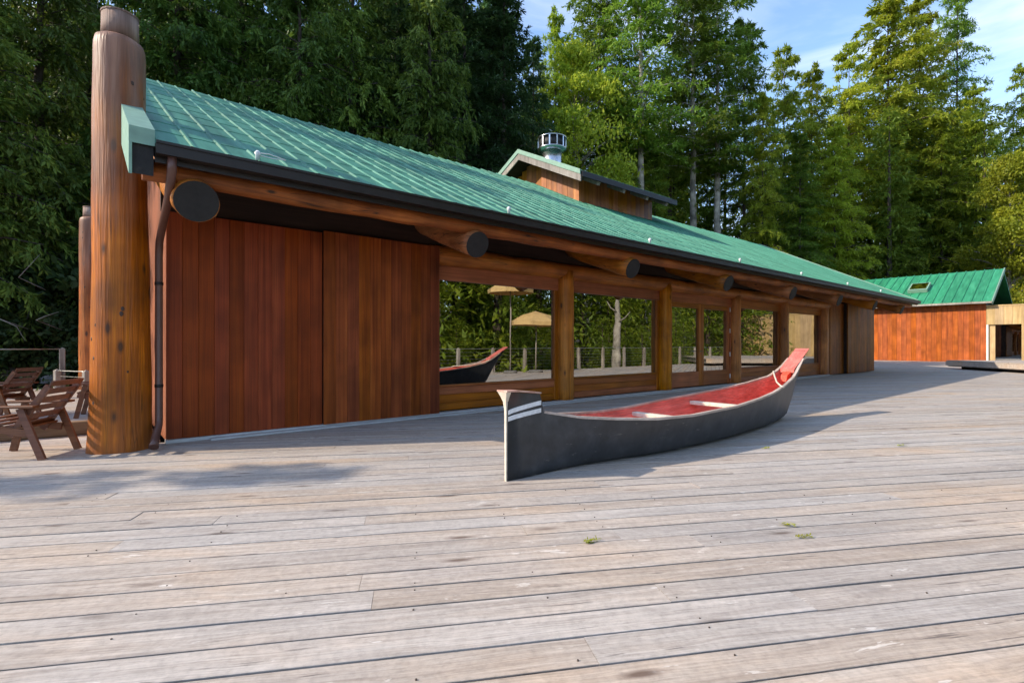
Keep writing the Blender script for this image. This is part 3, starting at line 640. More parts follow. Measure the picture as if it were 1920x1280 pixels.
MB().cbox(11.57, 14.92, GY-0.06, GY+0.06, 2.33, 2.60, 0.006).build('door_header', M['frame_wood'], lodge)
MB().cbox(11.57, 11.66, GY-0.055, GY+0.06, 0.05, 2.329, 0.006, 'z').build('door_jamb', M['frame_wood_v'], lodge)
MB().cbox(14.84, 14.92, GY-0.055, GY+0.06, 0.05, 2.329, 0.006, 'z').build('door_jamb', M['frame_wood_v'], lodge)
glass_door(11.665, 13.24, False); glass_door(13.246, 14.82, True)
# plank bay at the far end of the front
o = MB().box(22.5,27.25,0.04,0.24,0.04,2.95).build('end_bay_wall', M['soffit'], lodge)
plank_wall(o, 22.42, 23.9, 0.012, 0.039, 0.03, 2.86, 0.21, M['brown_plank'])
plank_wall(o, 23.9, 27.3, -0.14, -0.10, 0.03, 2.86, 0.21, M['brown_plank'])
MB().box(23.88,27.28,-0.098,0.0395,0.035,2.85).build('bay_backing', M['soffit'], o)
MB().cbox(22.20,22.36,0.02,0.3,0.03,2.7,0.006,'z').build('end_jamb', M['frame_wood_v'], lodge)
# downspout by the corner post
MB().tube([(0.655,EAVE_Y-0.05,2.99),(0.655,EAVE_Y-0.05,2.90),(0.655,-1.30,2.70),(0.655,-0.75,2.3)], 0.04, 12).build('downspout_elbow', M['spout'], lodge) if False else None
sp = MB().tube([(0.63,EAVE_Y-0.055,2.99),(0.63,EAVE_Y-0.055,2.86),(0.645,-1.2,2.70),(0.655,-0.55,2.52),(0.66,-0.19,2.40),(0.66,-0.14,2.25),(0.66,-0.14,0.34),(0.655,-0.17,0.26),(0.60,-0.36,0.10),(0.585,-0.42,0.045)],
               [0.04]*8+[0.044,0.05], 12).build('downspout', M['spout'], lodge)
for z in (0.7,1.9): MB().tube([(0.66,-0.14,z),(0.66,-0.14,z+0.035)], 0.0445, 12).build('strap', M['gutter'], sp)
# small white fittings along the eave
for i, s in enumerate([1.42, 4.92, 8.5, 12.15, 15.8, 19.6, 23.2]):
    y = EAVE_Y+0.10; z = roof_z(y)+0.04
    o = MB().tube([(s,y,z-0.03),(s,y,z+0.03),(s,y,z+0.05),(s,y,z+0.075)], [0.022,0.024,0.036,0.014], 10).build('roof_lamp', M['white'], lodge)
    if i == 0: MB().tube([(s,y,z+0.05),(s+0.12,y+0.03,z+0.075),(s+0.30,y+0.04,z+0.055)], 0.006, 6).tube([(s,y,z+0.03),(s+0.15,y+0.02,z+0.03),(s+0.30,y+0.04,z+0.05)], 0.006, 6).build('wire', M['white'], o)
# cupola
cup = empty('cupola', (0,0,0), 0, lodge)
CR = 7.54; CS = 0.498
def cz(y): return CR-CS*abs(y-RIDGE_Y)
CX0, CX1 = 11.55, 15.3; CYF = 3.25
mb = MB(); yy = [CYF,RIDGE_Y,2*RIDGE_Y-CYF]
pl = [(CYF+.03,5.2),(2*RIDGE_Y-CYF-.03,5.2),(2*RIDGE_Y-CYF-.03,cz(CYF)-0.16),(RIDGE_Y,CR-0.16),(CYF+.03,cz(CYF)-0.16)]
v = [(CX0+.03,a,b_) for a,b_ in pl]+[(CX1-.03,a,b_) for a,b_ in pl]
mb.add(v, [tuple(range(5)), tuple(range(9,4,-1))]+[(i,i+5,(i+1)%5+5,(i+1)%5) for i in range(5)]); fix_normals(mb.build('core_wall', M['soffit'], cup))
nb = 17
for i in range(nb):                                       # gable boards
    a = CYF+(2*RIDGE_Y-2*CYF)*i/nb; b_ = CYF+(2*RIDGE_Y-2*CYF)*(i+1)/nb; c = (a+b_)/2
    zt = min(cz(a), cz(b_))-0.10
    MB().cbox(CX0+rng.uniform(-.002,.002), CX0+0.029, a+.0015, b_-.0015, max(5.25, roof_z(c)-0.35), zt, 0.004, 'z').build('plank', M['cupola_plank'], cup)
plank_wall(cup, CX0, CX1, CYF, CYF+0.029, 5.25, cz(CYF)-0.12, 0.235, M['cupola_plank'])
crf = MB()
for sg in (1,-1):
    ye = RIDGE_Y-sg*2.68; ze = cz(ye)
    q = [(10.9,ye,ze-0.10),(15.75,ye,ze-0.10),(15.75,RIDGE_Y,CR-0.10),(10.9,RIDGE_Y,CR-0.10),(10.9,ye,ze-0.02),(15.75,ye,ze-0.02),(15.75,RIDGE_Y,CR-0.02),(10.9,RIDGE_Y,CR-0.02)]
    crf.hexa(q)
crf = fix_normals(crf.build('cupola_roof', M['soffit'], cup))
x = 10.88
cpm = MB()
while x < 15.7:
    roof_panel(cpm, x, PWID-0.002, RIDGE_Y-2.72, cz(RIDGE_Y-2.72), RIDGE_Y, CR); x += PWID
cpm.build('cupola_sheeting', M['roof'], cup)
mb = MB(); mb.add([(10.88,RIDGE_Y,CR),(15.75,RIDGE_Y,CR),(15.75,RIDGE_Y+2.72,cz(RIDGE_Y+2.72)),(10.88,RIDGE_Y+2.72,cz(RIDGE_Y+2.72)),
                   (10.88,RIDGE_Y,CR-.015),(15.75,RIDGE_Y,CR-.015),(15.75,RIDGE_Y+2.72,cz(RIDGE_Y+2.72)-.015),(10.88,RIDGE_Y+2.72,cz(RIDGE_Y+2.72)-.015)],
                  [(0,1,2,3),(7,6,5,4),(0,4,5,1),(1,5,6,2),(2,6,7,3),(3,7,4,0)]); fix_normals(mb.build('cupola_rear_sheet', M['roof'], cup))
for sg in (1,-1):
    ye = RIDGE_Y-sg*2.74
    for (d0,d1,mt,xa,nm) in ((-0.30,-0.10,'grey_log',10.865,'barge_board'),(-0.098,0.045,'fascia',10.84,'barge_cap')):
        mb = MB(); q = [(xa,ye,cz(ye)+d0),(xa+0.035,ye,cz(ye)+d0),(xa+0.035,RIDGE_Y,CR+d0),(xa,RIDGE_Y,CR+d0),(xa,ye,cz(ye)+d1),(xa+0.035,ye,cz(ye)+d1),(xa+0.035,RIDGE_Y,CR+d1),(xa,RIDGE_Y,CR+d1)]
        mb.hexa(q); fix_normals(mb.build(nm, M['fascia'] if nm == 'barge_cap' else M['rail_post'], cup))
MB().box(10.9,15.72,RIDGE_Y-2.78,RIDGE_Y-2.73,cz(RIDGE_Y-2.72)-0.17,cz(RIDGE_Y-2.72)-0.005).build('cupola_fascia', M['gutter'], cup)
for s in (11.7,12.9,14.1,15.2):
    MB().beam((s,RIDGE_Y-2.72,cz(RIDGE_Y-2.72)-0.19),(s,CYF-0.01,cz(CYF)-0.19),0.10,0.16).build('cupola_rafter', M['rail_post'], cup)
# flue
FX, FY, FZ = 12.55, 5.45, 7.3
fl = MB().tube([(FX,FY,FZ-0.3),(FX,FY,7.98)], 0.33, 32).build('chimney_flue', M['steel'], lodge)
MB().tube([(FX,FY,7.95),(FX,FY,8.00),(FX,FY,8.03)], [0.36,0.50,0.51], 32).build('flue_collar', M['steel'], fl)
MB().tube([(FX,FY,8.03),(FX,FY,8.37)], 0.45, 32).build('flue_core', M['flue_dark'], fl)
for k in range(12):
    t = 2*math.pi*k/12+0.1; c, s_ = math.cos(t), math.sin(t)
    MB().beam((FX+c*0.495,FY+s_*0.495,8.03),(FX+c*0.495,FY+s_*0.495,8.37),0.045,0.012,(c,s_,0)).build('flue_slat', M['steel'], fl)
MB().tube([(FX,FY,8.37),(FX,FY,8.40)], 0.515, 32).build('flue_lid', M['steel'], fl)

# ------------------------------------------------------------------ second house
# local frame: x runs along its front (towards the tan wall), y away from the lodge, z up
hs2 = empty('red_plank_house', SN(47.0, 0), ROT_U-math.pi/2)      # local x = N, local y = U
props(hs2, 'orange red plank house with green roof and skylight beyond the lodge', 'building')
MB().box(-13,1.28,0.045,9.6,-0.7,4.0).build('wall', M['soffit'], hs2)
plank_wall(hs2, -8.4, 1.30, 0.0, 0.04, -0.02, 4.1, 0.29, M['orange_plank'], jit=0.006, gap=0.006)
EZ = 4.12
sl2 = MB(); sl2.hexa([(-13.4,-0.45,EZ-0.16),(1.62,-0.45,EZ-0.16),(1.62,4.85,EZ+2.5),(-13.4,4.85,EZ+2.5),(-13.4,-0.45,EZ-0.02),(1.62,-0.45,EZ-0.02),(1.62,4.85,EZ+2.64),(-13.4,4.85,EZ+2.64)])
sl2.hexa([(-13.4,10.1,EZ-0.16),(1.62,10.1,EZ-0.16),(1.62,4.85,EZ+2.5),(-13.4,4.85,EZ+2.5),(-13.4,10.1,EZ-0.02),(1.62,10.1,EZ-0.02),(1.62,4.85,EZ+2.64),(-13.4,4.85,EZ+2.64)])
rf2 = fix_normals(sl2.build('roof', M['roof2'], hs2))
x = -9.0
while x < 1.6:
    mb = MB(); h = 0.06
    vv = []
    w = 0.525
    for yy_, zz in ((-0.48,EZ),(4.85,EZ+2.665)):
        for a, b_ in ((0,0.0),(0.02,h),(0.07,h),(0.09,0.0),(w,0.0),(w,-0.015),(0,-0.015)): vv.append((x+a,yy_,zz+b_))
    mb.add(vv, [(i,(i+1)%7,(i+1)%7+7,i+7) for i in range(7)]+[(6,5,4,3,2,1,0),(7,8,9,10,11,12,13)])
    fix_normals(mb.build('roof_panel', M['roof2'], rf2)); x += 0.53
MB().box(-13.4,1.66,-0.60,-0.485,EZ-0.14,EZ-0.01).build('gutter', M['rail_post'], hs2)
mb = MB(); mb.hexa([(1.63,-0.5,EZ-0.22),(1.70,-0.5,EZ-0.22),(1.70,4.85,EZ+2.45),(1.63,4.85,EZ+2.45),(1.63,-0.5,EZ+0.06),(1.70,-0.5,EZ+0.06),(1.70,4.85,EZ+2.73),(1.63,4.85,EZ+2.73)]); mb.build('rake_board', M['fascia'], hs2)
sky_l = empty('skylight', (0,0,0), 0, hs2)
def on2(x, y, up): return (x, y-up*0.447, EZ+0.5*(y+0.48)+up*0.894)
def slabquad(xa, xb, ya, yb, u0, u1):
    return MB().hexa([on2(xa,ya,u0),on2(xb,ya,u0),on2(xb,yb,u0),on2(xa,yb,u0),on2(xa,ya,u1),on2(xb,ya,u1),on2(xb,yb,u1),on2(xa,yb,u1)])
slabquad(-3.35,-2.15,1.5,2.7,0.02,0.28).build('kerb', M['fascia'], sky_l)
slabquad(-3.25,-2.25,1.6,2.6,0.281,0.30).build('pane', M['glass'], sky_l)
aw = empty('awning', (0,0,0), 0, hs2)
MB().hexa([(-8.6,-1.3,2.75),(-6.0,-1.3,2.75),(-6.3,-0.02,3.2),(-8.6,-0.02,3.2),(-8.6,-1.3,2.82),(-6.0,-1.3,2.82),(-6.3,-0.02,3.3),(-8.6,-0.02,3.3)]).build('awning_roof', M['roof2'], aw)
MB().tube([(-6.3,-1.2,2.74),(-6.5,-0.5,2.3),(-6.6,-0.02,2.05)], 0.06, 8).build('bracket', M['soffit'], aw)
# tan wall with a window, next to it
tan = empty('tan_plank_building', SN(46.9, 0), ROT_U-math.pi/2)
props(tan, 'flat topped tan plank building with dark window beside the red house', 'building')
MB().box(3.30,20,0.05,6,-0.7,3.7).box(1.35,3.30,0.75,6,-0.7,3.7).box(1.35,3.3,0.05,0.75,2.85,3.7).build('wall', M['tan_plank'], tan)
plank_wall(tan, 1.32, 3.02, 0.0, 0.045, 2.55, 3.78, 0.43, M['tan_plank'], gap=0.004)
plank_wall(tan, 3.02, 20, 0.0, 0.045, -0.02, 3.78, 0.43, M['tan_plank'], gap=0.004)
MB().box(1.30,20.1,-0.03,6.1,3.782,3.86).build('coping', M['tan_plank'], tan)
tw = empty('window', (0,0,0), 0, tan)
MB().box(1.32,1.42,0.0,0.3,-0.02,2.548).build('jamb', M['white'], tw)
MB().box(1.421,1.75,0.12,0.3,-0.02,2.548).build('side_board', M['tan_plank'], tw)
MB().box(1.751,3.018,0.16,0.17,0.0,2.548).build('pane', M['glass'], tw)
MB().box(2.0,2.15,0.2,0.35,0.0,2.5).build('mullion', M['soffit'], tw)

# low plank stage on the right
stg = empty('low_plank_stage', (0,0,0)); props(stg, 'low raised plank stage standing on the deck near the tan wall', 'platform')
A, B, C_, D = Vector((21.8,25.7)), Vector((20.9,17.4)), Vector((29.0,16.6)), Vector((29.9,24.9))
def inset(p, k): c = (A+B+C_+D)/4; return p+(c-p)*k
MB().prism([tuple(inset(q,0.10)) for q in (A,B,C_,D)], 0.0, 0.12).build('plinth', M['deck_dark'], stg)
MB().prism([tuple(inset(q,0.012)) for q in (A,B,C_,D)], 0.12, 0.38).build('stage_frame', M['rail_post'], stg)
for k in range(26):
    t0, t1 = (k+0.03)/26, (k+0.97)/26
    MB().prism([tuple(A.lerp(D,t0)), tuple(B.lerp(C_,t0)), tuple(B.lerp(C_,t1)), tuple(A.lerp(D,t1))], 0.381, 0.42).build('plank', M['deck'], stg)
MB().beam((*(A+Vector((-0.02,0.0))),0.27),(*(B+Vector((-0.02,0))),0.27),0.035,0.21).build('fascia_board', M['deck'], stg)

# ------------------------------------------------------------------ canoe
def canoe():
    CD = Vector((0.758,0.652)).normalized()
    root = empty('canoe', (-0.05,4.50,0.0), math.atan2(CD.y, CD.x))
    props(root, 'black dugout style canoe with red inside and white striped stern on the deck', 'canoe')
    M['hull'] = hull_mat(); M['red_in'] = wood('red_painted_inside', (0.54,0.072,0.042), (0.74,0.125,0.078), (0.82,0.20,0.135), 'X', 0.8, 18, 0.55, 0.02, 0.0, blotch=0.4, bump=0.8, fine=55)
    M['rim'] = wood('pale_gunwale_wood', (0.36,0.27,0.21), (0.50,0.39,0.32), (0.62,0.52,0.44), 'X', 1.0, 20, 0.6, 0.03, 0.0)
    M['cream'] = plain('cream_paint', (0.66,0.58,0.46), 0.55, var=0.15, scale=18)
    M['cap'] = wood('worn_cap_paint', (0.48,0.16,0.11), (0.60,0.36,0.27), (0.66,0.55,0.44), 'X', 3, 20, 0.6, 0.02, 0.0)
    M['stripe'] = plain('white_paint', (0.74,0.75,0.76), 0.5, var=0.12, scale=25)
    X  = [0.0,0.2,0.385,0.43,0.62,0.8,1.0,1.2,1.45,1.7,2.0,2.3,2.7,3.2,3.6,4.0,4.3,4.6,4.9,5.2,5.5,5.8,6.0,6.2,6.4,6.62]
    gxx = [0,0.385,0.43,0.8,1.2,1.7,2.3,3.2,4.0,4.6,5.2,5.8,6.1,6.35,6.62]
    bv  = [.022,.026,.032,.16,.28,.395,.47,.52,.47,.40,.305,.20,.155,.125,.105]
    zv  = [.785,.745,.575,.505,.465,.43,.42,.45,.49,.53,.59,.68,.79,.93,1.10]
    kx  = [0,0.43,0.93,1.95,3.4,4.9,5.6,5.95,6.62]; kb = [.018,.022,.05,.235,.29,.20,.09,.03,.02]
    kzx = [0,0.9,2.5,4.6,5.75,5.95,6.05,6.2,6.4,6.62]; kz = [0.0,0.012,0.0,0.012,0.03,0.10,0.30,0.52,0.76,1.02]
    b = lambda x: float(np.interp(x,gxx,bv)); zg = lambda x: float(np.interp(x,gxx,zv))
    bb = lambda x: min(float(np.interp(x,kx,kb)), b(x)); k0 = lambda x: float(np.interp(x,kzx,kz))
    def section(x, inner):
        w, g, f, k_ = b(x), zg(x), bb(x), k0(x)
        off = 0.026 if inner else 0.0
        pts = []
        ns = 9
        for j in range(ns):
            t = j/(ns-1)
            y = f+(w-f)*(t**0.62); z = k_+(g-k_)*(t**1.12)
            if t == 0: y = f*0.86
            pts.append((max(y-off,0.006), z if not inner else max(z, k_+0.035)))
        return pts
    hull = MB(); NS = 9
    def loft(mb, xs, inner, flip):
        base = len(mb.v); per = 2*NS+1
        for x in xs:
            pr = section(x, inner); kk = k0(x)+(0.03 if inner else 0.0)
            row = [(x,-y,z) for y,z in reversed(pr)]+[(x,0,kk)]+[(x,y,z) for y,z in pr]
            mb.v += row
        for i in range(len(xs)-1):
            for j in range(per-1):
                q = (base+i*per+j, base+(i+1)*per+j, base+(i+1)*per+j+1, base+i*per+j+1)
                mb.f.append(q if not flip else q[::-1]); mb.smooth.append(True)
        return base, per
    bs, per = loft(hull, X, False, True)
    for i in (0, len(X)-1):
        ring = [bs+i*per+j for j in range(per)]
        hull.f.append(tuple(ring if i == 0 else ring[::-1])); hull.smooth.append(False)
    ho = hull.build('hull', M['hull'], root)
    bm = bmesh.new(); bm.from_mesh(ho.data); bm.to_mesh(ho.data); bm.free()
    inn = MB(); Xi = [x for x in X if x >= 0.62]; Xi[-1] = 6.60
    b2, per = loft(inn, Xi, True, False)
    inn.build('inside', M['red_in'], root)
    # gunwales
    for sg in (-1,1):
        gp = [x for x in X if x >= 0.43 and x < 6.61]
        mb = MB(); base = 0
        for x in gp:
            w, g = b(x), zg(x); t = 0.020
            for (dy,dz) in ((0.010,-0.012),(0.010,0.012),(-0.032,0.012),(-0.032,-0.012)):
                mb.v.append((x, sg*max(w+dy,0.004), g+dz))
        for i in range(len(gp)-1):
            for j in range(4):
                q = (i*4+j,i*4+(j+1)%4,(i+1)*4+(j+1)%4,(i+1)*4+j); mb.f.append(q); mb.smooth.append(False)
        mb.f.append((0,1,2,3)); mb.f.append(tuple((len(gp)-1)*4+j for j in (3,2,1,0))); mb.smooth += [False,False]
        fix_normals(mb.build('gunwale', M['rim'], root))
    # stern block: flared cream stem plate and top
    mb = MB(); zz = [0.0,0.15,0.45,0.62,0.70,0.74,0.787]; ww = [.010,.011,.012,.013,.020,.036,.060]
    v = []
    for z, w in zip(zz, ww): v += [(-0.012-0.04*max(0,(z-0.6)/0.19)**2,-w,z),(-0.012-0.04*max(0,(z-0.6)/0.19)**2,w,z),(0.006,w*0.98,z),(0.006,-w*0.98,z)]
    f = []
    for i in range(len(zz)-1):
        for j in range(4): f.append((i*4+j,i*4+(j+1)%4,(i+1)*4+(j+1)%4,(i+1)*4+j))
    f += [(3,2,1,0), tuple((len(zz)-1)*4+j for j in range(4))]
    mb.add(v, f); fix_normals(mb.build('stem_plate', M['cream'], root))
    mb = MB(); v = [(-0.05,-.070,.788),(-0.05,.070,.788),(0.10,.055,.782),(0.39,.040,.748),(0.39,-.040,.748),(0.10,-.055,.782)]
    v2 = [(x,y,z+0.014) for x,y,z in v]
    mb.add(v+v2, [(0,1,2,5),(5,2,3,4),(6,7,8,11),(11,8,9,10)]+[(i,(i+1)%6,(i+1)%6+6,i+6) for i in range(6)]); fix_normals(mb.build('stern_cap', M['cap'], root))
    for sg in (-1,1):
        for z0, hgt, up_ in ((0.585,0.040,0.060),(0.528,0.040,0.046)):
            mb = MB(); n = 8
            for i in range(n):
                x = 0.004+0.392*i/(n-1); z = z0+up_*(i/(n-1))**0.75
                w = np.interp(x,gxx,bv); zt = zg(min(x,0.384)); kk = k0(x); fb = bb(x)
                def yy_(zv_): return (fb+(w-fb)*min(1,max(0,(zv_-kk)/(zt-kk)))**0.55)+0.0035
                mb.v += [(x,sg*yy_(z),z),(x,sg*yy_(z+hgt),z+hgt),(x,sg*(yy_(z+hgt)-0.006),z+hgt),(x,sg*(yy_(z)-0.006),z)]
            for i in range(n-1):
                for j in range(4): mb.f.append((i*4+j,i*4+(j+1)%4,(i+1)*4+(j+1)%4,(i+1)*4+j)); mb.smooth.append(False)
            mb.f += [(0,1,2,3),tuple((n-1)*4+j for j in (3,2,1,0))]; mb.smooth += [False,False]
            fix_normals(mb.build('white_stripe', M['stripe'], root))
    # thwarts
    for x, z in ((2.46,0.335),(3.82,0.375)):
        w = b(x)-0.055
        MB().cbox(x-0.055,x+0.055,-w,w,z-0.024,z+0.024,0.006,'y').build('thwart', M['cream'], root)
    # rope over the bow
    MB().tube([(5.96,b(5.96)+.008,zg(5.96)-.01),(5.95,b(5.96)+.0,zg(5.96)+.02),(5.80,0.10,0.70),(5.45,-0.08,0.615),(5.05,-b(5.05)+0.04,zg(5.05)+.022),(5.02,-b(5.0)-.014,zg(5.0)+.0)], 0.0125, 8).build('rope', M['cream'], root)
    # solid bow tongue
    mb = MB(); v = [(6.05,-.10,.74),(6.05,.10,.74),(6.68,.10,1.10),(6.68,-.10,1.10),(6.05,-.11,.80),(6.05,.11,.80),(6.70,.112,1.135),(6.70,-.112,1.135)]
    mb.hexa(v); fix_normals(mb.build('bow_block', M['red_in'], root))
    MB().hexa([(5.90,-.04,.60),(6.06,-.05,.66),(6.06,.05,.66),(5.90,.04,.60),(5.93,-.05,.70),(6.06,-.06,.76),(6.06,.06,.76),(5.93,.05,.70)]).build('bow_step', M['red_in'], root)
def hull_mat():
    m, n, l, b = newmat('black_hull_paint')
    t = n.new('ShaderNodeTexCoord'); no = nd(n,'ShaderNodeTexNoise', Scale=5.0, Detail=7.0, Roughness=0.65); l.new(t.outputs['Object'], no.inputs['Vector'])
    r = ramp(n, [(0.3,(0.024,0.026,0.029)),(0.55,(0.043,0.046,0.051)),(0.8,(0.085,0.087,0.09))]); l.new(no.outputs[0], r.inputs[0])
    mp_ = n.new('ShaderNodeMapping'); mp_.inputs['Scale'].default_value = (5,8,22); l.new(t.outputs['Object'], mp_.inputs[0])
    n2 = nd(n,'ShaderNodeTexNoise', Scale=1.0, Detail=6.0, Roughness=0.75); l.new(mp_.outputs[0], n2.inputs['Vector'])
    sep = n.new('ShaderNodeSeparateXYZ'); l.new(t.outputs['Object'], sep.inputs[0])
    mr = nd(n,'ShaderNodeMapRange'); mr.inputs[1].default_value = 0.0; mr.inputs[2].default_value = 0.5; mr.inputs[3].default_value = 0.06; mr.inputs[4].default_value = 0.0; l.new(sep.outputs[2], mr.inputs[0])
    ad = nd(n,'ShaderNodeMath', operation='ADD'); l.new(n2.outputs[0], ad.inputs[0]); l.new(mr.outputs[0], ad.inputs[1])
    r2_ = ramp(n, [(0.655,0.0),(0.70,0.35),(0.78,0.85)]); l.new(ad.outputs[0], r2_.inputs[0])
    mx = n.new('ShaderNodeMixRGB'); l.new(r2_.outputs[0], mx.inputs[0]); l.new(r.outputs[0], mx.inputs[1]); mx.inputs[2].default_value = (0.30,0.28,0.24,1)
    l.new(mx.outputs[0], b.inputs['Base Color']); b.inputs['Roughness'].default_value = 0.4
    bp = nd(n,'ShaderNodeBump', Strength=0.25, Distance=0.012); l.new(no.outputs[0], bp.inputs['Height']); l.new(bp.outputs[0], b.inputs['Normal'])
    return m
canoe()

# ------------------------------------------------------------------ garden chairs
def make_chair(loc, rz, label):
    c = empty('garden_chair', loc, rz); props(c, label, 'chair', 'wooden garden chairs by the corner post')
    W = 0.29                                              # local: faces +x
    for sg in (-1,1):
        y = sg*W
        MB().beam((-0.30,y,0.0),(-0.10,y,0.54),0.034,0.066,(1,0,0)).build('leg', M['chair'], c)
        MB().beam((0.34,y,0.0),(0.22,y,0.54),0.034,0.066,(1,0,0)).build('leg', M['chair'], c)
        MB().cbox(-0.24,0.38,y-0.05,y+0.05,0.543,0.568,0.006).build('armrest', M['chair'], c)
        MB().beam((0.02,sg*(W-0.05),0.25),(-0.33,sg*(W-0.05),0.765),0.034,0.062,(1,0,0)).build('back_upright', M['chair'], c)
        MB().beam((-0.16,sg*(W-0.04),0.27),(0.33,sg*(W-0.04),0.37),0.032,0.075).build('seat_rail', M['chair'], c)
    for k in range(6):
        t = 0.20+0.155*k; x, z = 0.02-0.35*t, 0.25+0.55*t
        MB().beam((x-0.036,-W+0.03,z+0.004),(x-0.036,W-0.03,z+0.004),0.016,0.062,(-0.54,0,0.84)).build('back_slat', M['chair'], c)
    for k in range(5):
        x = -0.08+0.095*k; z = 0.335+0.0204*k*0.95
        MB().beam((x,-W+0.03,z),(x,W-0.03,z),0.07,0.018).build('seat_slat', M['chair'], c)
    return c
CH = math.atan2(-0.19,-0.98)
make_chair((-5.24,5.56,0.0), CH, 'brown slatted garden chair standing nearest the tall corner post')
make_chair((-8.35,8.45,0.0), CH-0.1, 'brown slatted garden chair behind the kerb at the left picture edge')
make_chair((-6.95,8.75,0.0), CH+0.35, 'brown slatted garden chair half hidden behind the tall corner post')

# ------------------------------------------------------------------ railings
def railing(p0, p1, z0, n_posts, h, label, mats, cables=(1.0,), thick=0.13):
    p0, p1 = Vector(p0), Vector(p1); L = (p1-p0).length
    c = empty('cable_railing', (p0.x,p0.y,z0), math.atan2((p1-p0).y,(p1-p0).x)); props(c, label, 'railing')
    for i in range(n_posts):
        x = L*i/(n_posts-1); t = thick/2
        mb = MB().cbox(x-t,x+t,-t,t,-0.02,h,0.012,'z')
        mb.add([(x-t,-t,h),(x+t,-t,h),(x+t,t,h),(x-t,t,h),(x,0,h+0.05)], [(0,1,4),(1,2,4),(2,3,4),(3,0,4)]).build('post', M['rail_post'], c)
    for k in cables:
        MB().tube([(x,0,h*k+rng.uniform(-.003,.003)) for x in np.linspace(0,L,8)], 0.014 if k > 0.95 else 0.005, 6).build('cable', M['cable'], c)
    return c
railing(SN(-14,-11.2)[:2], SN(-0.5,-11.2)[:2], 0.0, 6, 1.08, 'grey post and cable railing behind the side deck', None, (1.0,))
MB0 = railing(SN(-0.6,-11.0)[:2], SN(0.0,-9.8)[:2], 0.0, 2, 0.50, 'low double bar barrier between railing and rear corner post', None, (1.0,0.7))
railing(SN(-8,9.45)[:2], SN(33,9.45)[:2], 0.0, 24, 1.03, 'grey post and cable railing along the outer deck edge', None, (1.0,0.86,0.72,0.58,0.44,0.30,0.16))
# parasols and snag that show in the window glass
def parasol(loc, r, zr, label):
    c = empty('parasol', loc); props(c, label, 'parasol')
    MB().tube([(0,0,0),(0,0,zr+0.46)], 0.028, 12).build('pole', M['rail_post'], c)
    MB().tube([(0,0,0),(0,0,0.10)], [0.32,0.28], 20).build('base', M['rock'], c)
    mb = MB(); n = 8
    ring = [(r*math.cos(2*math.pi*k/n), r*math.sin(2*math.pi*k/n), zr) for k in range(n)]
    mid = [(r*0.55*math.cos(2*math.pi*k/n), r*0.55*math.sin(2*math.pi*k/n), zr+0.28) for k in range(n)]
    low = [(x,y,z-0.16) for x,y,z in ring]; low = [(x*1.0,y*1.0,z) for x,y,z in low]
    v = ring+mid+low+[(0,0,zr+0.46)]
    f = [(k,(k+1)%n,n+(k+1)%n,n+k) for k in range(n)]+[(n+k,n+(k+1)%n,3*n) for k in range(n)]+[(2*n+k,2*n+(k+1)%n,(k+1)%n,k) for k in range(n)]
    o = mb.add(v,f).build('canopy', M['canvas'], c); sd = o.modifiers.new('thick','SOLIDIFY'); sd.thickness = 0.01
    for k in range(n):
        MB().beam((0,0,zr+0.40),ring[k],0.015,0.015).build('rib', M['rail_post'], c)
parasol(SN(14.9,8.4), 1.15, 2.18, 'beige parasol by the outer railing, mirrored low in the first window')
parasol(SN(13.9,8.9), 1.0, 3.55, 'tall beige parasol, mirrored at the top of the first window')
r9 = random.Random(9)
sg = empty('weathered_snag', SN(22.6,10.2,-0.6)); props(sg, 'pale weathered tree snag beyond the outer railing, mirrored in the second window', 'snag')
pts = log_pts((0,0,0),(0.2,0.1,4.6),10,r9,0.05); MB().tube(pts, [0.30,0.24,0.26,0.22,0.2,0.21,0.17,0.15,0.12,0.06], 12, wob=0.12, rng=r9).build('trunk', M['bark_pale'], sg)
for z, a, L in ((2.2,0.3,0.7),(3.0,2.2,0.9),(3.6,4.2,0.6)):
    MB().tube([(0.1,0.05,z),(0.1+math.cos(a)*L*0.6,math.sin(a)*L*0.6,z+0.25),(0.1+math.cos(a)*L,math.sin(a)*L,z+0.6)], [0.06,0.04,0.015], 7).build('limb', M['bark_pale'], sg)

# ------------------------------------------------------------------ foliage
def leaf_mesh(name, P, D, Wv, L, W, tint, mat):
    """P base points, D unit directions, Wv unit side vectors -> one diamond leaf each"""
    n = len(P); V = np.empty((n,4,3), np.float32)
    mid = P+D*(L*0.45)[:,None]
    V[:,0] = P; V[:,1] = mid+Wv*(W*0.5)[:,None]; V[:,2] = P+D*L[:,None]; V[:,3] = mid-Wv*(W*0.5)[:,None]
    me = bpy.data.meshes.new(name); me.vertices.add(n*4); me.vertices.foreach_set('co', V.reshape(-1))
    me.loops.add(n*4); me.loops.foreach_set('vertex_index', np.arange(n*4, dtype=np.int32))
    me.polygons.add(n); me.polygons.foreach_set('loop_start', np.arange(0,n*4,4, dtype=np.int32)); me.polygons.foreach_set('loop_total', np.full(n,4,np.int32))
    a = me.attributes.new('tint','FLOAT','FACE'); a.data.foreach_set('value', tint.astype(np.float32))
    me.materials.append(mat); me.update(calc_edges=True); return me
def unit(a): return a/np.maximum(np.linalg.norm(a,axis=1,keepdims=True),1e-6)
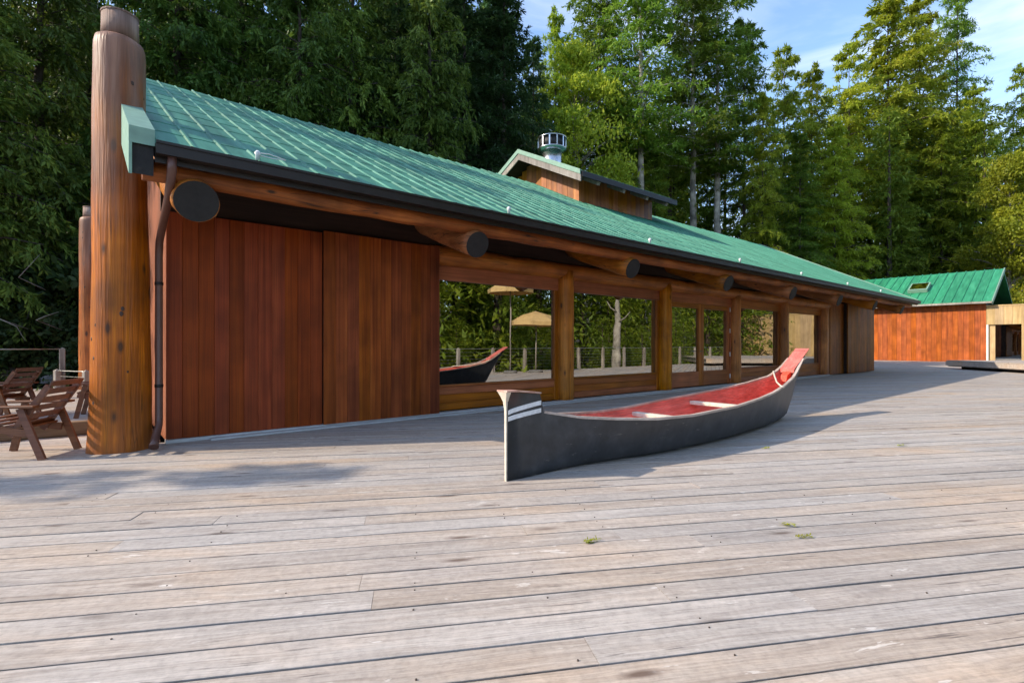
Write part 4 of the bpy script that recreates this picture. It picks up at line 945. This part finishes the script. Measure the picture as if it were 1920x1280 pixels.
def conifer(seed, H, R0, nb, ns, nl, droop, hang, base=0.12, leafL=0.22, leafW=0.075, top_pow=0.85, gap=0.0, up=1.6):
    """branch by branch: returns leaf arrays and limb tubes"""
    g = np.random.default_rng(seed)
    t = base+(1-base)*np.sort(g.random(nb)**0.9); t[-3:] = [0.96,0.98,0.995]
    az = np.arange(nb)*2.39996+g.uniform(-0.5,0.5,nb)
    Lb = R0*((1-t)**top_pow)*g.uniform(0.55,1.12,nb)+0.25
    Lb *= np.where(g.random(nb) < gap, 0.4, 1.0)
    rise = g.uniform(0.0,0.35,nb)+0.5*t**3
    dr = droop*g.uniform(0.7,1.3,nb)
    limbs = []
    Ps,Ds,Ws,Ls,Wd,Ti = [],[],[],[],[],[]
    bt = g.random(nb)
    for i in range(nb):
        d = np.array([math.cos(az[i]),math.sin(az[i]),0.0]); sd = np.array([-d[1],d[0],0.0]); z0 = H*t[i]
        def pos(q): return np.outer(q*Lb[i],d)+np.stack([0*q,0*q,z0+Lb[i]*(rise[i]*q-dr[i]*q*q)],1)
        limbs.append((pos(np.array([0.0,0.5,0.95])), 0.012*Lb[i]+0.006))
        m = max(6,int(ns*(0.4+0.6*Lb[i]/R0)))
        q = 0.03+0.97*g.random(m)**0.9; sgn = np.where(g.random(m)<0.5,-1.0,1.0)
        base_p = pos(q); sl_ = Lb[i]*(0.16+0.30*(1-q))*g.uniform(0.6,1.2,m)+0.12
        sdir = unit(d[None]*g.uniform(0.35,1.0,m)[:,None]+sd[None]*(sgn*g.uniform(0.5,1.0,m))[:,None]+np.array([0,0,1.0])[None]*(-hang*g.uniform(0.3,1.3,m)+rise[i]*0.4-dr[i]*q)[:,None])
        # leaves along every spray
        u = g.random((m,nl)); lp = base_p[:,None]+sdir[:,None]*(sl_[:,None]*u)[...,None]
        lp[...,2] -= hang*0.5*(sl_[:,None]*u)**1.5
        lp = lp+g.normal(0,0.035,lp.shape)
        ld = sdir[:,None]*0.75+g.normal(0,0.42,lp.shape); ld[...,2] -= 0.25*hang
        Ps.append(lp.reshape(-1,3)); Ds.append(ld.reshape(-1,3))
        k = m*nl; Ls.append(leafL*g.uniform(0.6,1.3,k)); Wd.append(leafW*g.uniform(0.7,1.3,k))
        Ti.append(np.clip(0.30*bt[i]+0.35*np.repeat(g.random(m),nl)+0.35*g.random(k),0,1))
    P = np.concatenate(Ps); D = unit(np.concatenate(Ds)); Wv = unit(np.cross(D, g.normal(0,1,D.shape)+np.array([0,0,up])))
    return P, D, Wv, np.concatenate(Ls), np.concatenate(Wd), np.concatenate(Ti), limbs
def broadleaf(seed, H, R0, nclump, per, base=0.35, leaf=0.17, flat=0.7):
    g = np.random.default_rng(seed); limbs = []; Ps,Ti = [],[]
    for i in range(nclump):
        t = base+(1-base)*g.random()**0.8; az = g.random()*6.283
        rr = R0*(math.sin(math.pi*min(1,(t-base)/(1-base)*0.85+0.15))**0.6)*math.sqrt(g.random())
        c = np.array([rr*math.cos(az), rr*math.sin(az), H*t]); cs = g.uniform(0.35,0.85)*R0*0.33
        limbs.append((np.array([[0,0,H*(t-0.10)],c*np.array([.55,.55,1])-np.array([0,0,H*0.03]),c]), 0.02+0.012*rr))
        p = g.normal(0,1,(per,3)); p = p/np.linalg.norm(p,axis=1,keepdims=True)*(g.random((per,1))**0.45)*cs*np.array([1.25,1.25,flat])
        Ps.append(c+p); Ti.append(np.clip(0.45*g.random()+0.5*g.random(per),0,1))
    P = np.concatenate(Ps); D = unit(g.normal(0,1,P.shape)+np.array([0,0,-0.5])); Wv = unit(np.cross(D,g.normal(0,1,P.shape)+np.array([0,0,1.2])))
    n = len(P); return P, D, Wv, leaf*g.uniform(0.7,1.3,n), leaf*0.62*g.uniform(0.7,1.3,n), np.concatenate(Ti), limbs
def trunk_mb(seed, H, r0, limbs, seg=9, lean=0.01):
    rr = random.Random(seed); mb = MB(); n = 14
    pts = [(rr.uniform(-1,1)*lean*H*0.25*math.sin(math.pi*i/(n-1)), rr.uniform(-1,1)*lean*H*0.25*math.sin(math.pi*i/(n-1)), -1.2+(H+1.0)*i/(n-1)) for i in range(n)]
    mb.tube(pts, [max(0.02, r0*(1-0.93*(i/(n-1))**0.9)) for i in range(n)], seg)
    for p, r in limbs: mb.tube([tuple(a) for a in p], [r, r*0.7, r*0.25], 4, cap=False)
    return mb
KIND = {}
def reg(kind, var, data, tr0, leafm, bark, H):
    P,D,Wv,L,W,T,limbs = data
    KIND.setdefault(kind, []).append(dict(crown=leaf_mesh('crown_'+kind, P,D,Wv,L,W,T,M[leafm]), trunk=trunk_mb(var,H,tr0,limbs).mesh('trunk_'+kind, M[bark]), H=H, data=data))
for k in range(3): reg('cedar', k, conifer(100+k, 20, 4.4, 165, 30, 12, 0.42, 0.9, 0.04, 0.30, 0.085, 0.6), 0.36, 'leaf_cedar', 'bark', 20)
for k in range(2): reg('spruce', k, conifer(200+k, 22, 4.2, 200, 28, 10, 0.30, 0.35, 0.05, 0.30, 0.08, 0.7, up=2.5), 0.30, 'leaf_dark', 'bark', 22)
for k in range(3): reg('hemlock', k, conifer(300+k, 24, 5.2, 180, 30, 12, 0.34, 0.22, 0.08, 0.32, 0.085, 0.6, 0.25, up=3.2), 0.25, 'leaf_hemlock', 'bark', 24)
for k in range(2): reg('bright', k, conifer(350+k, 22, 5.2, 165, 30, 12, 0.38, 0.30, 0.06, 0.34, 0.10, 0.55, 0.25, up=3.0), 0.21, 'leaf_bright', 'bark', 22)
for k in range(2): reg('lofty', k, conifer(400+k, 26, 4.6, 110, 30, 11, 0.28, 0.28, 0.46, 0.31, 0.09, 0.40, 0.35, up=2.5), 0.36, 'leaf_hemlock', 'bark_pale', 26)
for k in range(2): reg('maple', k, broadleaf(500+k, 12, 3.4, 95, 310, 0.15, 0.165), 0.14, 'leaf_bright', 'bark_pale', 12)
for k in range(1): reg('yellow', k, broadleaf(540+k, 12, 3.4, 85, 280, 0.12, 0.18), 0.14, 'leaf_yellow', 'bark_pale', 12)
for k in range(3): reg('bush', k, broadleaf(600+k, 2.6, 1.5, 40, 170, 0.05, 0.16, 0.8), 0.05, 'leaf_bush', 'bark', 2.6)
tr_rng = random.Random(77)
NM = {'cedar':'cedar_tree','spruce':'spruce_tree','hemlock':'hemlock_tree','bright':'conifer_tree','lofty':'fir_tree','maple':'maple_tree','yellow':'yellow_tree','bush':'bush'}
def plant(kind, x, y, ztop, wide, label, cat='tree', group='trees of the forest behind the lodge', var=None):
    v = KIND[kind][tr_rng.randrange(len(KIND[kind])) if var is None else var % len(KIND[kind])]
    gz = ground_z(x, y); k = (ztop-gz)/v['H']
    t = empty(NM[kind], (x, y, gz), tr_rng.uniform(0,6.28)); props(t, label, cat, group)
    t.scale = (k*wide, k*wide, k)
    for nm in ('trunk','crown'):
        o = bpy.data.objects.new(nm, v[nm]); link(o); o.parent = t
    return t
def plant_px(kind, px, Y, ytop, wide, label, var=None, **kw):
    return plant(kind, PX(px,Y), Y, EYE+(646-ytop)/960*Y, wide, label, var=var, **kw)
TREES = [
 # kind, pixel column, depth, pixel row of the tip, width factor, label
 ('cedar',  -70, 15.5,-190, 1.0, 'drooping dark cedar cut by the left picture edge'),
 ('cedar',   75, 18.0,-260, 0.95,'drooping dark cedar above the garden chairs'),
 ('cedar',  165, 22.0,-230, 0.9, 'dark cedar directly behind the rear corner post'),
 ('cedar',  330, 20.5,-240, 0.95,'drooping cedar just behind the roof beside the tall corner post'),
 ('cedar',  455, 23.0,-220, 0.9, 'second drooping cedar behind the ridge from the tall corner post'),
 ('cedar',  560, 22.5,-160, 0.85,'third drooping cedar behind the ridge from the tall corner post'),
 ('cedar',  660, 25.0,-200, 0.8, 'fourth cedar behind the ridge, between lighter cedar and dark spruce'),
 ('spruce', 745, 27.0,-160, 1.0, 'dark spruce behind the middle of the near ridge'),
 ('cedar',  805, 25.0,-110, 0.8, 'greener cedar standing between dark spruces above the ridge'),
 ('spruce', 870, 28.0, -90, 1.05,'dense nearly black spruce above the ridge left of the chimney'),
 ('spruce', 945, 28.5, -25, 1.0, 'tall dark spruce right behind the near side of the cupola gable'),
 ('spruce',1000, 31.0,  75, 0.8, 'shorter dark spruce behind the cupola peak'),
 ('bright',1042, 44.0,  22, 0.5, 'narrow sunlit conifer tip standing in the sky gap above the chimney'),
 ('maple', 1078, 46.0, 100, 0.8,'yellow green broadleaf tree glowing above the chimney'),
 ('lofty', 1125, 50.0, -60, 1.0, 'tall fir right of the sky gap above the chimney'),
 ('lofty', 1202, 46.0,-120, 1.0, 'tall fir with long pale trunk above the far end of the cupola'),
 ('hemlock',1150, 47.0, 175, 0.85, 'olive green hemlock behind the cupola roof'),
 ('hemlock',1228, 46.5, 270, 0.7, 'low hemlock at the far end of the cupola roof'),
 ('lofty', 1300, 49.0, -70, 1.0, 'tall fir with pale bare trunk, first of the pair beyond the cupola'),
 ('lofty', 1345, 50.0, -50, 0.95,'tall fir with pale bare trunk, second of the pair beyond the cupola'),
 ('hemlock',1395, 52.0, 40, 0.8, 'hemlock with lacy outline at the left of the wide sky gap'),
 ('hemlock',1325, 56.0, 190, 0.8, 'mid green hemlock between the two bare trunks'),
 ('bright',1430, 47.0, 175, 0.6,'mid green hemlock below the lacy tree tops'),
 ('bright',1470, 55.0,  90, 0.75,'bright green conifer below the wide sky gap'),
 ('bright',1522, 58.0, 128, 0.7, 'shorter bright conifer in the dip of the tree line'),
 ('hemlock',1500, 49.0, 250, 0.9, 'layered dark green hemlock above the far end of the lodge roof'),
 ('bright',1565, 53.0, 235, 0.8, 'layered hemlock in front of the great hemlock, lodge side'),
 ('bright',1592, 62.0,  80, 0.75,'slim conifer against the left flank of the great hemlock'),
 ('bright',1665, 64.0, -10, 1.05,'great broad hemlock, the tallest tree right of the sky gap'),
 ('bright',1725, 68.0,  -5, 0.8, 'hemlock crown just right of the great hemlock tip'),
 ('hemlock',1795, 70.0, -60, 0.62,'thin dark spire of a conifer reaching past the top edge at right'),
 ('hemlock',1690, 57.0, 330, 0.8, 'small dark hemlock with bare trunk above the red house roof'),
 ('bright',1765, 60.0, 215, 0.8, 'hemlock above the right half of the red house roof'),
 ('bright',1830, 60.0, 160, 0.75,'sunlit conifer right of the thin dark spire'),
 ('yellow',1893, 52.0, 300, 0.75,'yellow leaved tree above the tan building'),
 ('bright',1915, 66.0, 120, 0.6, 'sunlit conifer cut by the right picture edge'),
 ('yellow',1975, 50.0, 230, 0.8, 'yellow leaved tree reaching in from the right picture edge'),
]
for i, (kd, px, Y, yt, wd, lab) in enumerate(TREES): plant_px(kd, px, Y, yt, wd, lab, var=i)
# bushes left of the building, behind the side railing
BUSH = [(-40,16.0,560,1.2,'dark bush behind the railing at the left picture edge'),(25,16.4,590,1.1,'low dark bush above the nearer garden chair'),
        (75,17.2,500,1.0,'taller dark bush rising behind the platform railing'),(120,16.4,585,1.0,'dark bush beside the railing post'),(150,18.0,470,1.0,'dark bush right behind the rear corner post')]
for i, (px, Y, yt, wd, lab) in enumerate(BUSH): plant_px('bush', px, Y, yt, wd, lab, var=i, cat='bush', group='bushes behind the side railing')
# one woodland mass: the deep wood behind, the wood beyond the left edge and the wood across the deck
def woodland():
    g = np.random.default_rng(5); rr = random.Random(5); spots = []
    def top_row(px):
        return float(np.interp(px, [-400,950,1000,1060,1080,1400,1430,1530,1570,1640,1760,1870,1900,2400],[-60,-40,110,130,40,60,150,215,215,120,130,230,240,200]))
    for i in range(125):
        px = rr.uniform(-350,2250) if i < 85 else rr.uniform(-250,1000); Y = rr.uniform(48,84) if px > 980 else rr.uniform(26,54)
        x = PX(px,Y); s, n = to_sn(x,Y)
        if n > (-21 if s > 14 else -17) and s < 64: continue
        if n > 4: continue
        zt = EYE+(646-(top_row(px)+(rr.uniform(0,150) if px < 980 else rr.uniform(70,300))))/960*Y
        kd = rr.choice(['cedar','spruce','spruce']) if px < 980 else rr.choice(['hemlock','hemlock','bright','lofty'])
        spots.append((kd,x,Y,zt,rr.uniform(0.9,1.2)))
    for i in range(46):                              # lower wood closing the gaps between the far trunks
        px = rr.uniform(985,2150); Y = rr.uniform(58,88); x = PX(px,Y); s, n = to_sn(x,Y)
        if (n > -21 and s < 66) or n > 6: continue
        spots.append((rr.choice(['hemlock','cedar','bright']),x,Y,EYE+(646-rr.uniform(190,380))/960*Y,1.7))
    for i in range(9):                              # wood beyond the left edge of the picture
        x, y = rr.uniform(-38,-27), rr.uniform(9,30); spots.append((rr.choice(['cedar','spruce']),x,y,ground_z(x,y)+rr.uniform(14,19),1.1))
    for i in range(38):                              # wood across the deck, mirrored in the windows
        s, n = rr.uniform(6,62), rr.uniform(13.5,26); p_ = SN(s,n); spots.append((rr.choice(['bright','bright','bright','hemlock']),p_.x,p_.y,ground_z(p_.x,p_.y)+rr.uniform(12,20),1.25))
    for i in range(12):
        p_ = SN(rr.uniform(10,26), rr.uniform(13.5,20)); spots.append((rr.choice(['bright','hemlock']),p_.x,p_.y,ground_z(p_.x,p_.y)+rr.uniform(14,19),1.3))
    for i in range(22):                              # young growth just beyond the outer railing
        p_ = SN(rr.uniform(8,40), rr.uniform(11.2,13.2)); spots.append((rr.choice(['hemlock','bright']),p_.x,p_.y,ground_z(p_.x,p_.y)+rr.uniform(2.5,5),2.0))
    mats = ['leaf_cedar','leaf_dark','leaf_hemlock','leaf_bright']; acc = {m:[[] for _ in range(6)] for m in mats}; tm = MB()
    which = {'cedar':'leaf_cedar','spruce':'leaf_dark','hemlock':'leaf_hemlock','bright':'leaf_bright','lofty':'leaf_hemlock'}
    for kd,x,y,zt,wd in spots:
        v = KIND[kd][rr.randrange(len(KIND[kd]))]; P,D,Wv,L,W,T,limbs = v['data']; gz = ground_z(x,y); k = (zt-gz)/v['H']
        sel = g.random(len(P)) < 4200/len(P); a = rr.uniform(0,6.28); ca, sa = math.cos(a), math.sin(a)
        Rm = np.array([[ca,-sa,0],[sa,ca,0],[0,0,1]]); e = 2.0
        Q = (P[sel]*np.array([wd,wd,1]))@Rm.T*k+np.array([x,y,gz]); A = acc[which[kd]]
        for lst, val in zip(A,(Q,D[sel]@Rm.T,Wv[sel]@Rm.T,L[sel]*k*e*0.95,W[sel]*k*e,T[sel])): lst.append(val)
        tm.tube([(x,y,gz-1),(x,y,gz+(zt-gz)*0.5),(x,y,zt-0.5)], [0.32*k,0.2*k,0.03], 7, cap=False)
    root = empty('woodland'); props(root, 'deep mass of conifers filling the slope behind the other trees', 'woodland', kind='stuff')
    for m in mats:
        A = [np.concatenate(q) for q in acc[m]]
        o = bpy.data.objects.new('foliage', leaf_mesh('woodland_'+m, *A, M[m])); link(o); o.parent = root; o['kind'] = 'stuff'
    o = tm.build('trunks', M['bark'], root); o['kind'] = 'stuff'
woodland()
# two trees out of frame on the sun's side throw broken shade on the roof and the deck by the chairs
plant('lofty', -18.0, 6.9, 16.0, 0.75, 'slender fir outside the left picture edge, shading the near roof', group='trees beside the side deck', var=1)
plant('lofty', -18.5, 10.0, 18.5, 0.8, 'taller fir outside the left picture edge, shading the middle roof', group='trees beside the side deck', var=0)
plant('lofty', -14.6, 2.35, 8.8, 0.6, 'small fir outside the left picture edge, shading the deck by the wall', group='trees beside the side deck', var=1)
plant('lofty', -13.2, 1.9, 6.2, 0.6, 'smallest fir outside the left picture edge, shading the deck by the chairs', group='trees beside the side deck', var=0)
# undergrowth on the bank at left and below the far trees
def undergrowth():
    g = np.random.default_rng(31); P = []
    for i in range(420):
        if i < 260: x, y = g.uniform(-34,-10.5), g.uniform(12,30)
        else: x, y = PX(g.uniform(1550,2050), 52+i%9), 52+i%9
        s, n = to_sn(x,y)
        if (n > -10.6 and s < 62) or (-13.5 < n and s > 0 and s < 62): continue
        gz = ground_z(x,y); c = np.array([x,y,gz+0.2]); r = g.uniform(0.5,1.1)
        P.append(c+g.normal(0,1,(130,3))*np.array([r*0.5,r*0.5,0.32]))
    P = np.concatenate(P); D = unit(g.normal(0,1,P.shape)+np.array([0,0,0.5])); Wv = unit(np.cross(D,g.normal(0,1,P.shape)+np.array([0,0,1.0]))); n = len(P)
    o = bpy.data.objects.new('undergrowth', leaf_mesh('undergrowth', P,D,Wv,g.uniform(0.12,0.26,n),g.uniform(0.06,0.12,n),g.random(n),M['leaf_bush'])); link(o)
    props(o, 'dark leafy undergrowth on the forest floor', 'undergrowth', kind='stuff')
undergrowth()
# bare arching twigs at left
for i, (pa, pb, pc, lab) in enumerate([((0,598),(25,612),(35,640),'bare arching twig above the nearer garden chair'),((35,520),(48,498),(62,475),'bare pale twig standing in the dark bushes'),((68,600),(80,592),(98,584),'short bare twig near the rear corner post')]):
    Y = 14.2; q = [Vector((PX(x,Y)+0.0,Y+0.1*j,EYE+(646-y)/960*Y)) for j,(x,y) in enumerate((pa,pb,pc))]
    b0 = q[0]+Vector((-0.08,0.9,-0.25))
    pts = [b0, b0.lerp(q[0],0.5)]+q; o = MB().tube([p-b0 for p in pts], [0.016,0.014,0.012,0.010,0.005], 7).build('bare_twig', M['twig'], None, b0); props(o, lab, 'twig', 'bare twigs in the bushes')
# rocks on the bank behind the railing
rk = random.Random(3)
for i, (px, Y, yc, r, lab) in enumerate([(15,15.6,705,0.34,'grey boulder behind the railing at the left picture edge'),(60,15.9,708,0.28,'grey boulder in the gap above the nearer chair back'),(92,15.4,712,0.2,'small grey boulder left of the railing post')]):
    bm = bmesh.new(); bmesh.ops.create_icosphere(bm, subdivisions=3, radius=r)
    for v in bm.verts:
        d = v.co.normalized(); v.co *= 1+0.22*math.sin(d.x*4+i)*math.cos(d.y*5+2*i)+0.12*math.sin(d.z*9+i*3); v.co.z *= 0.75
    me = bpy.data.meshes.new('boulder'); bm.to_mesh(me); bm.free(); me.materials.append(M['rock'])
    x = PX(px,Y); o = bpy.data.objects.new('boulder', me); link(o); o.location = (x,Y,EYE-(yc-646)/960*Y); props(o, lab, 'rock', 'boulders behind the railing')
# green sprigs dropped on the deck
for i, (px, py, a, lab) in enumerate([(1110,1016,0.6,'fallen green sprig on the deck nearest the viewer'),(1477,985,-0.5,'fallen green sprig right of the viewer-side sprig'),(1508,1008,0.1,'thin yellow sprig on a deck board joint'),(1690,836,0.2,'fallen green sprig on the sunlit deck beyond the canoe bow'),(1436,841,0.3,'tiny dry sprig beside the canoe shadow')]):
    Y = 960*EYE/(py-646); x = PX(px,Y); g = np.random.default_rng(70+i); n = 40; u = g.random(n)*0.10
    P = np.stack([u-0.06, g.normal(0,0.006,n), 0.006+0.012*g.random(n)],1); D = unit(np.stack([g.uniform(0.3,1,n), g.choice([-1,1],n)*g.uniform(0.3,1,n), g.uniform(-0.1,0.35,n)],1))
    Wv = unit(np.cross(D, np.array([0,0,1.0])+g.normal(0,0.3,P.shape)))
    o = bpy.data.objects.new('fallen_sprig', leaf_mesh('sprig', P,D,Wv,g.uniform(0.016,0.034,n),g.uniform(0.006,0.010,n),g.random(n),M['sprig'])); link(o); o.location = (x,Y,0.0); o.rotation_euler = (0,0,a)
    props(o, lab, 'sprig', 'sprigs fallen on the deck')
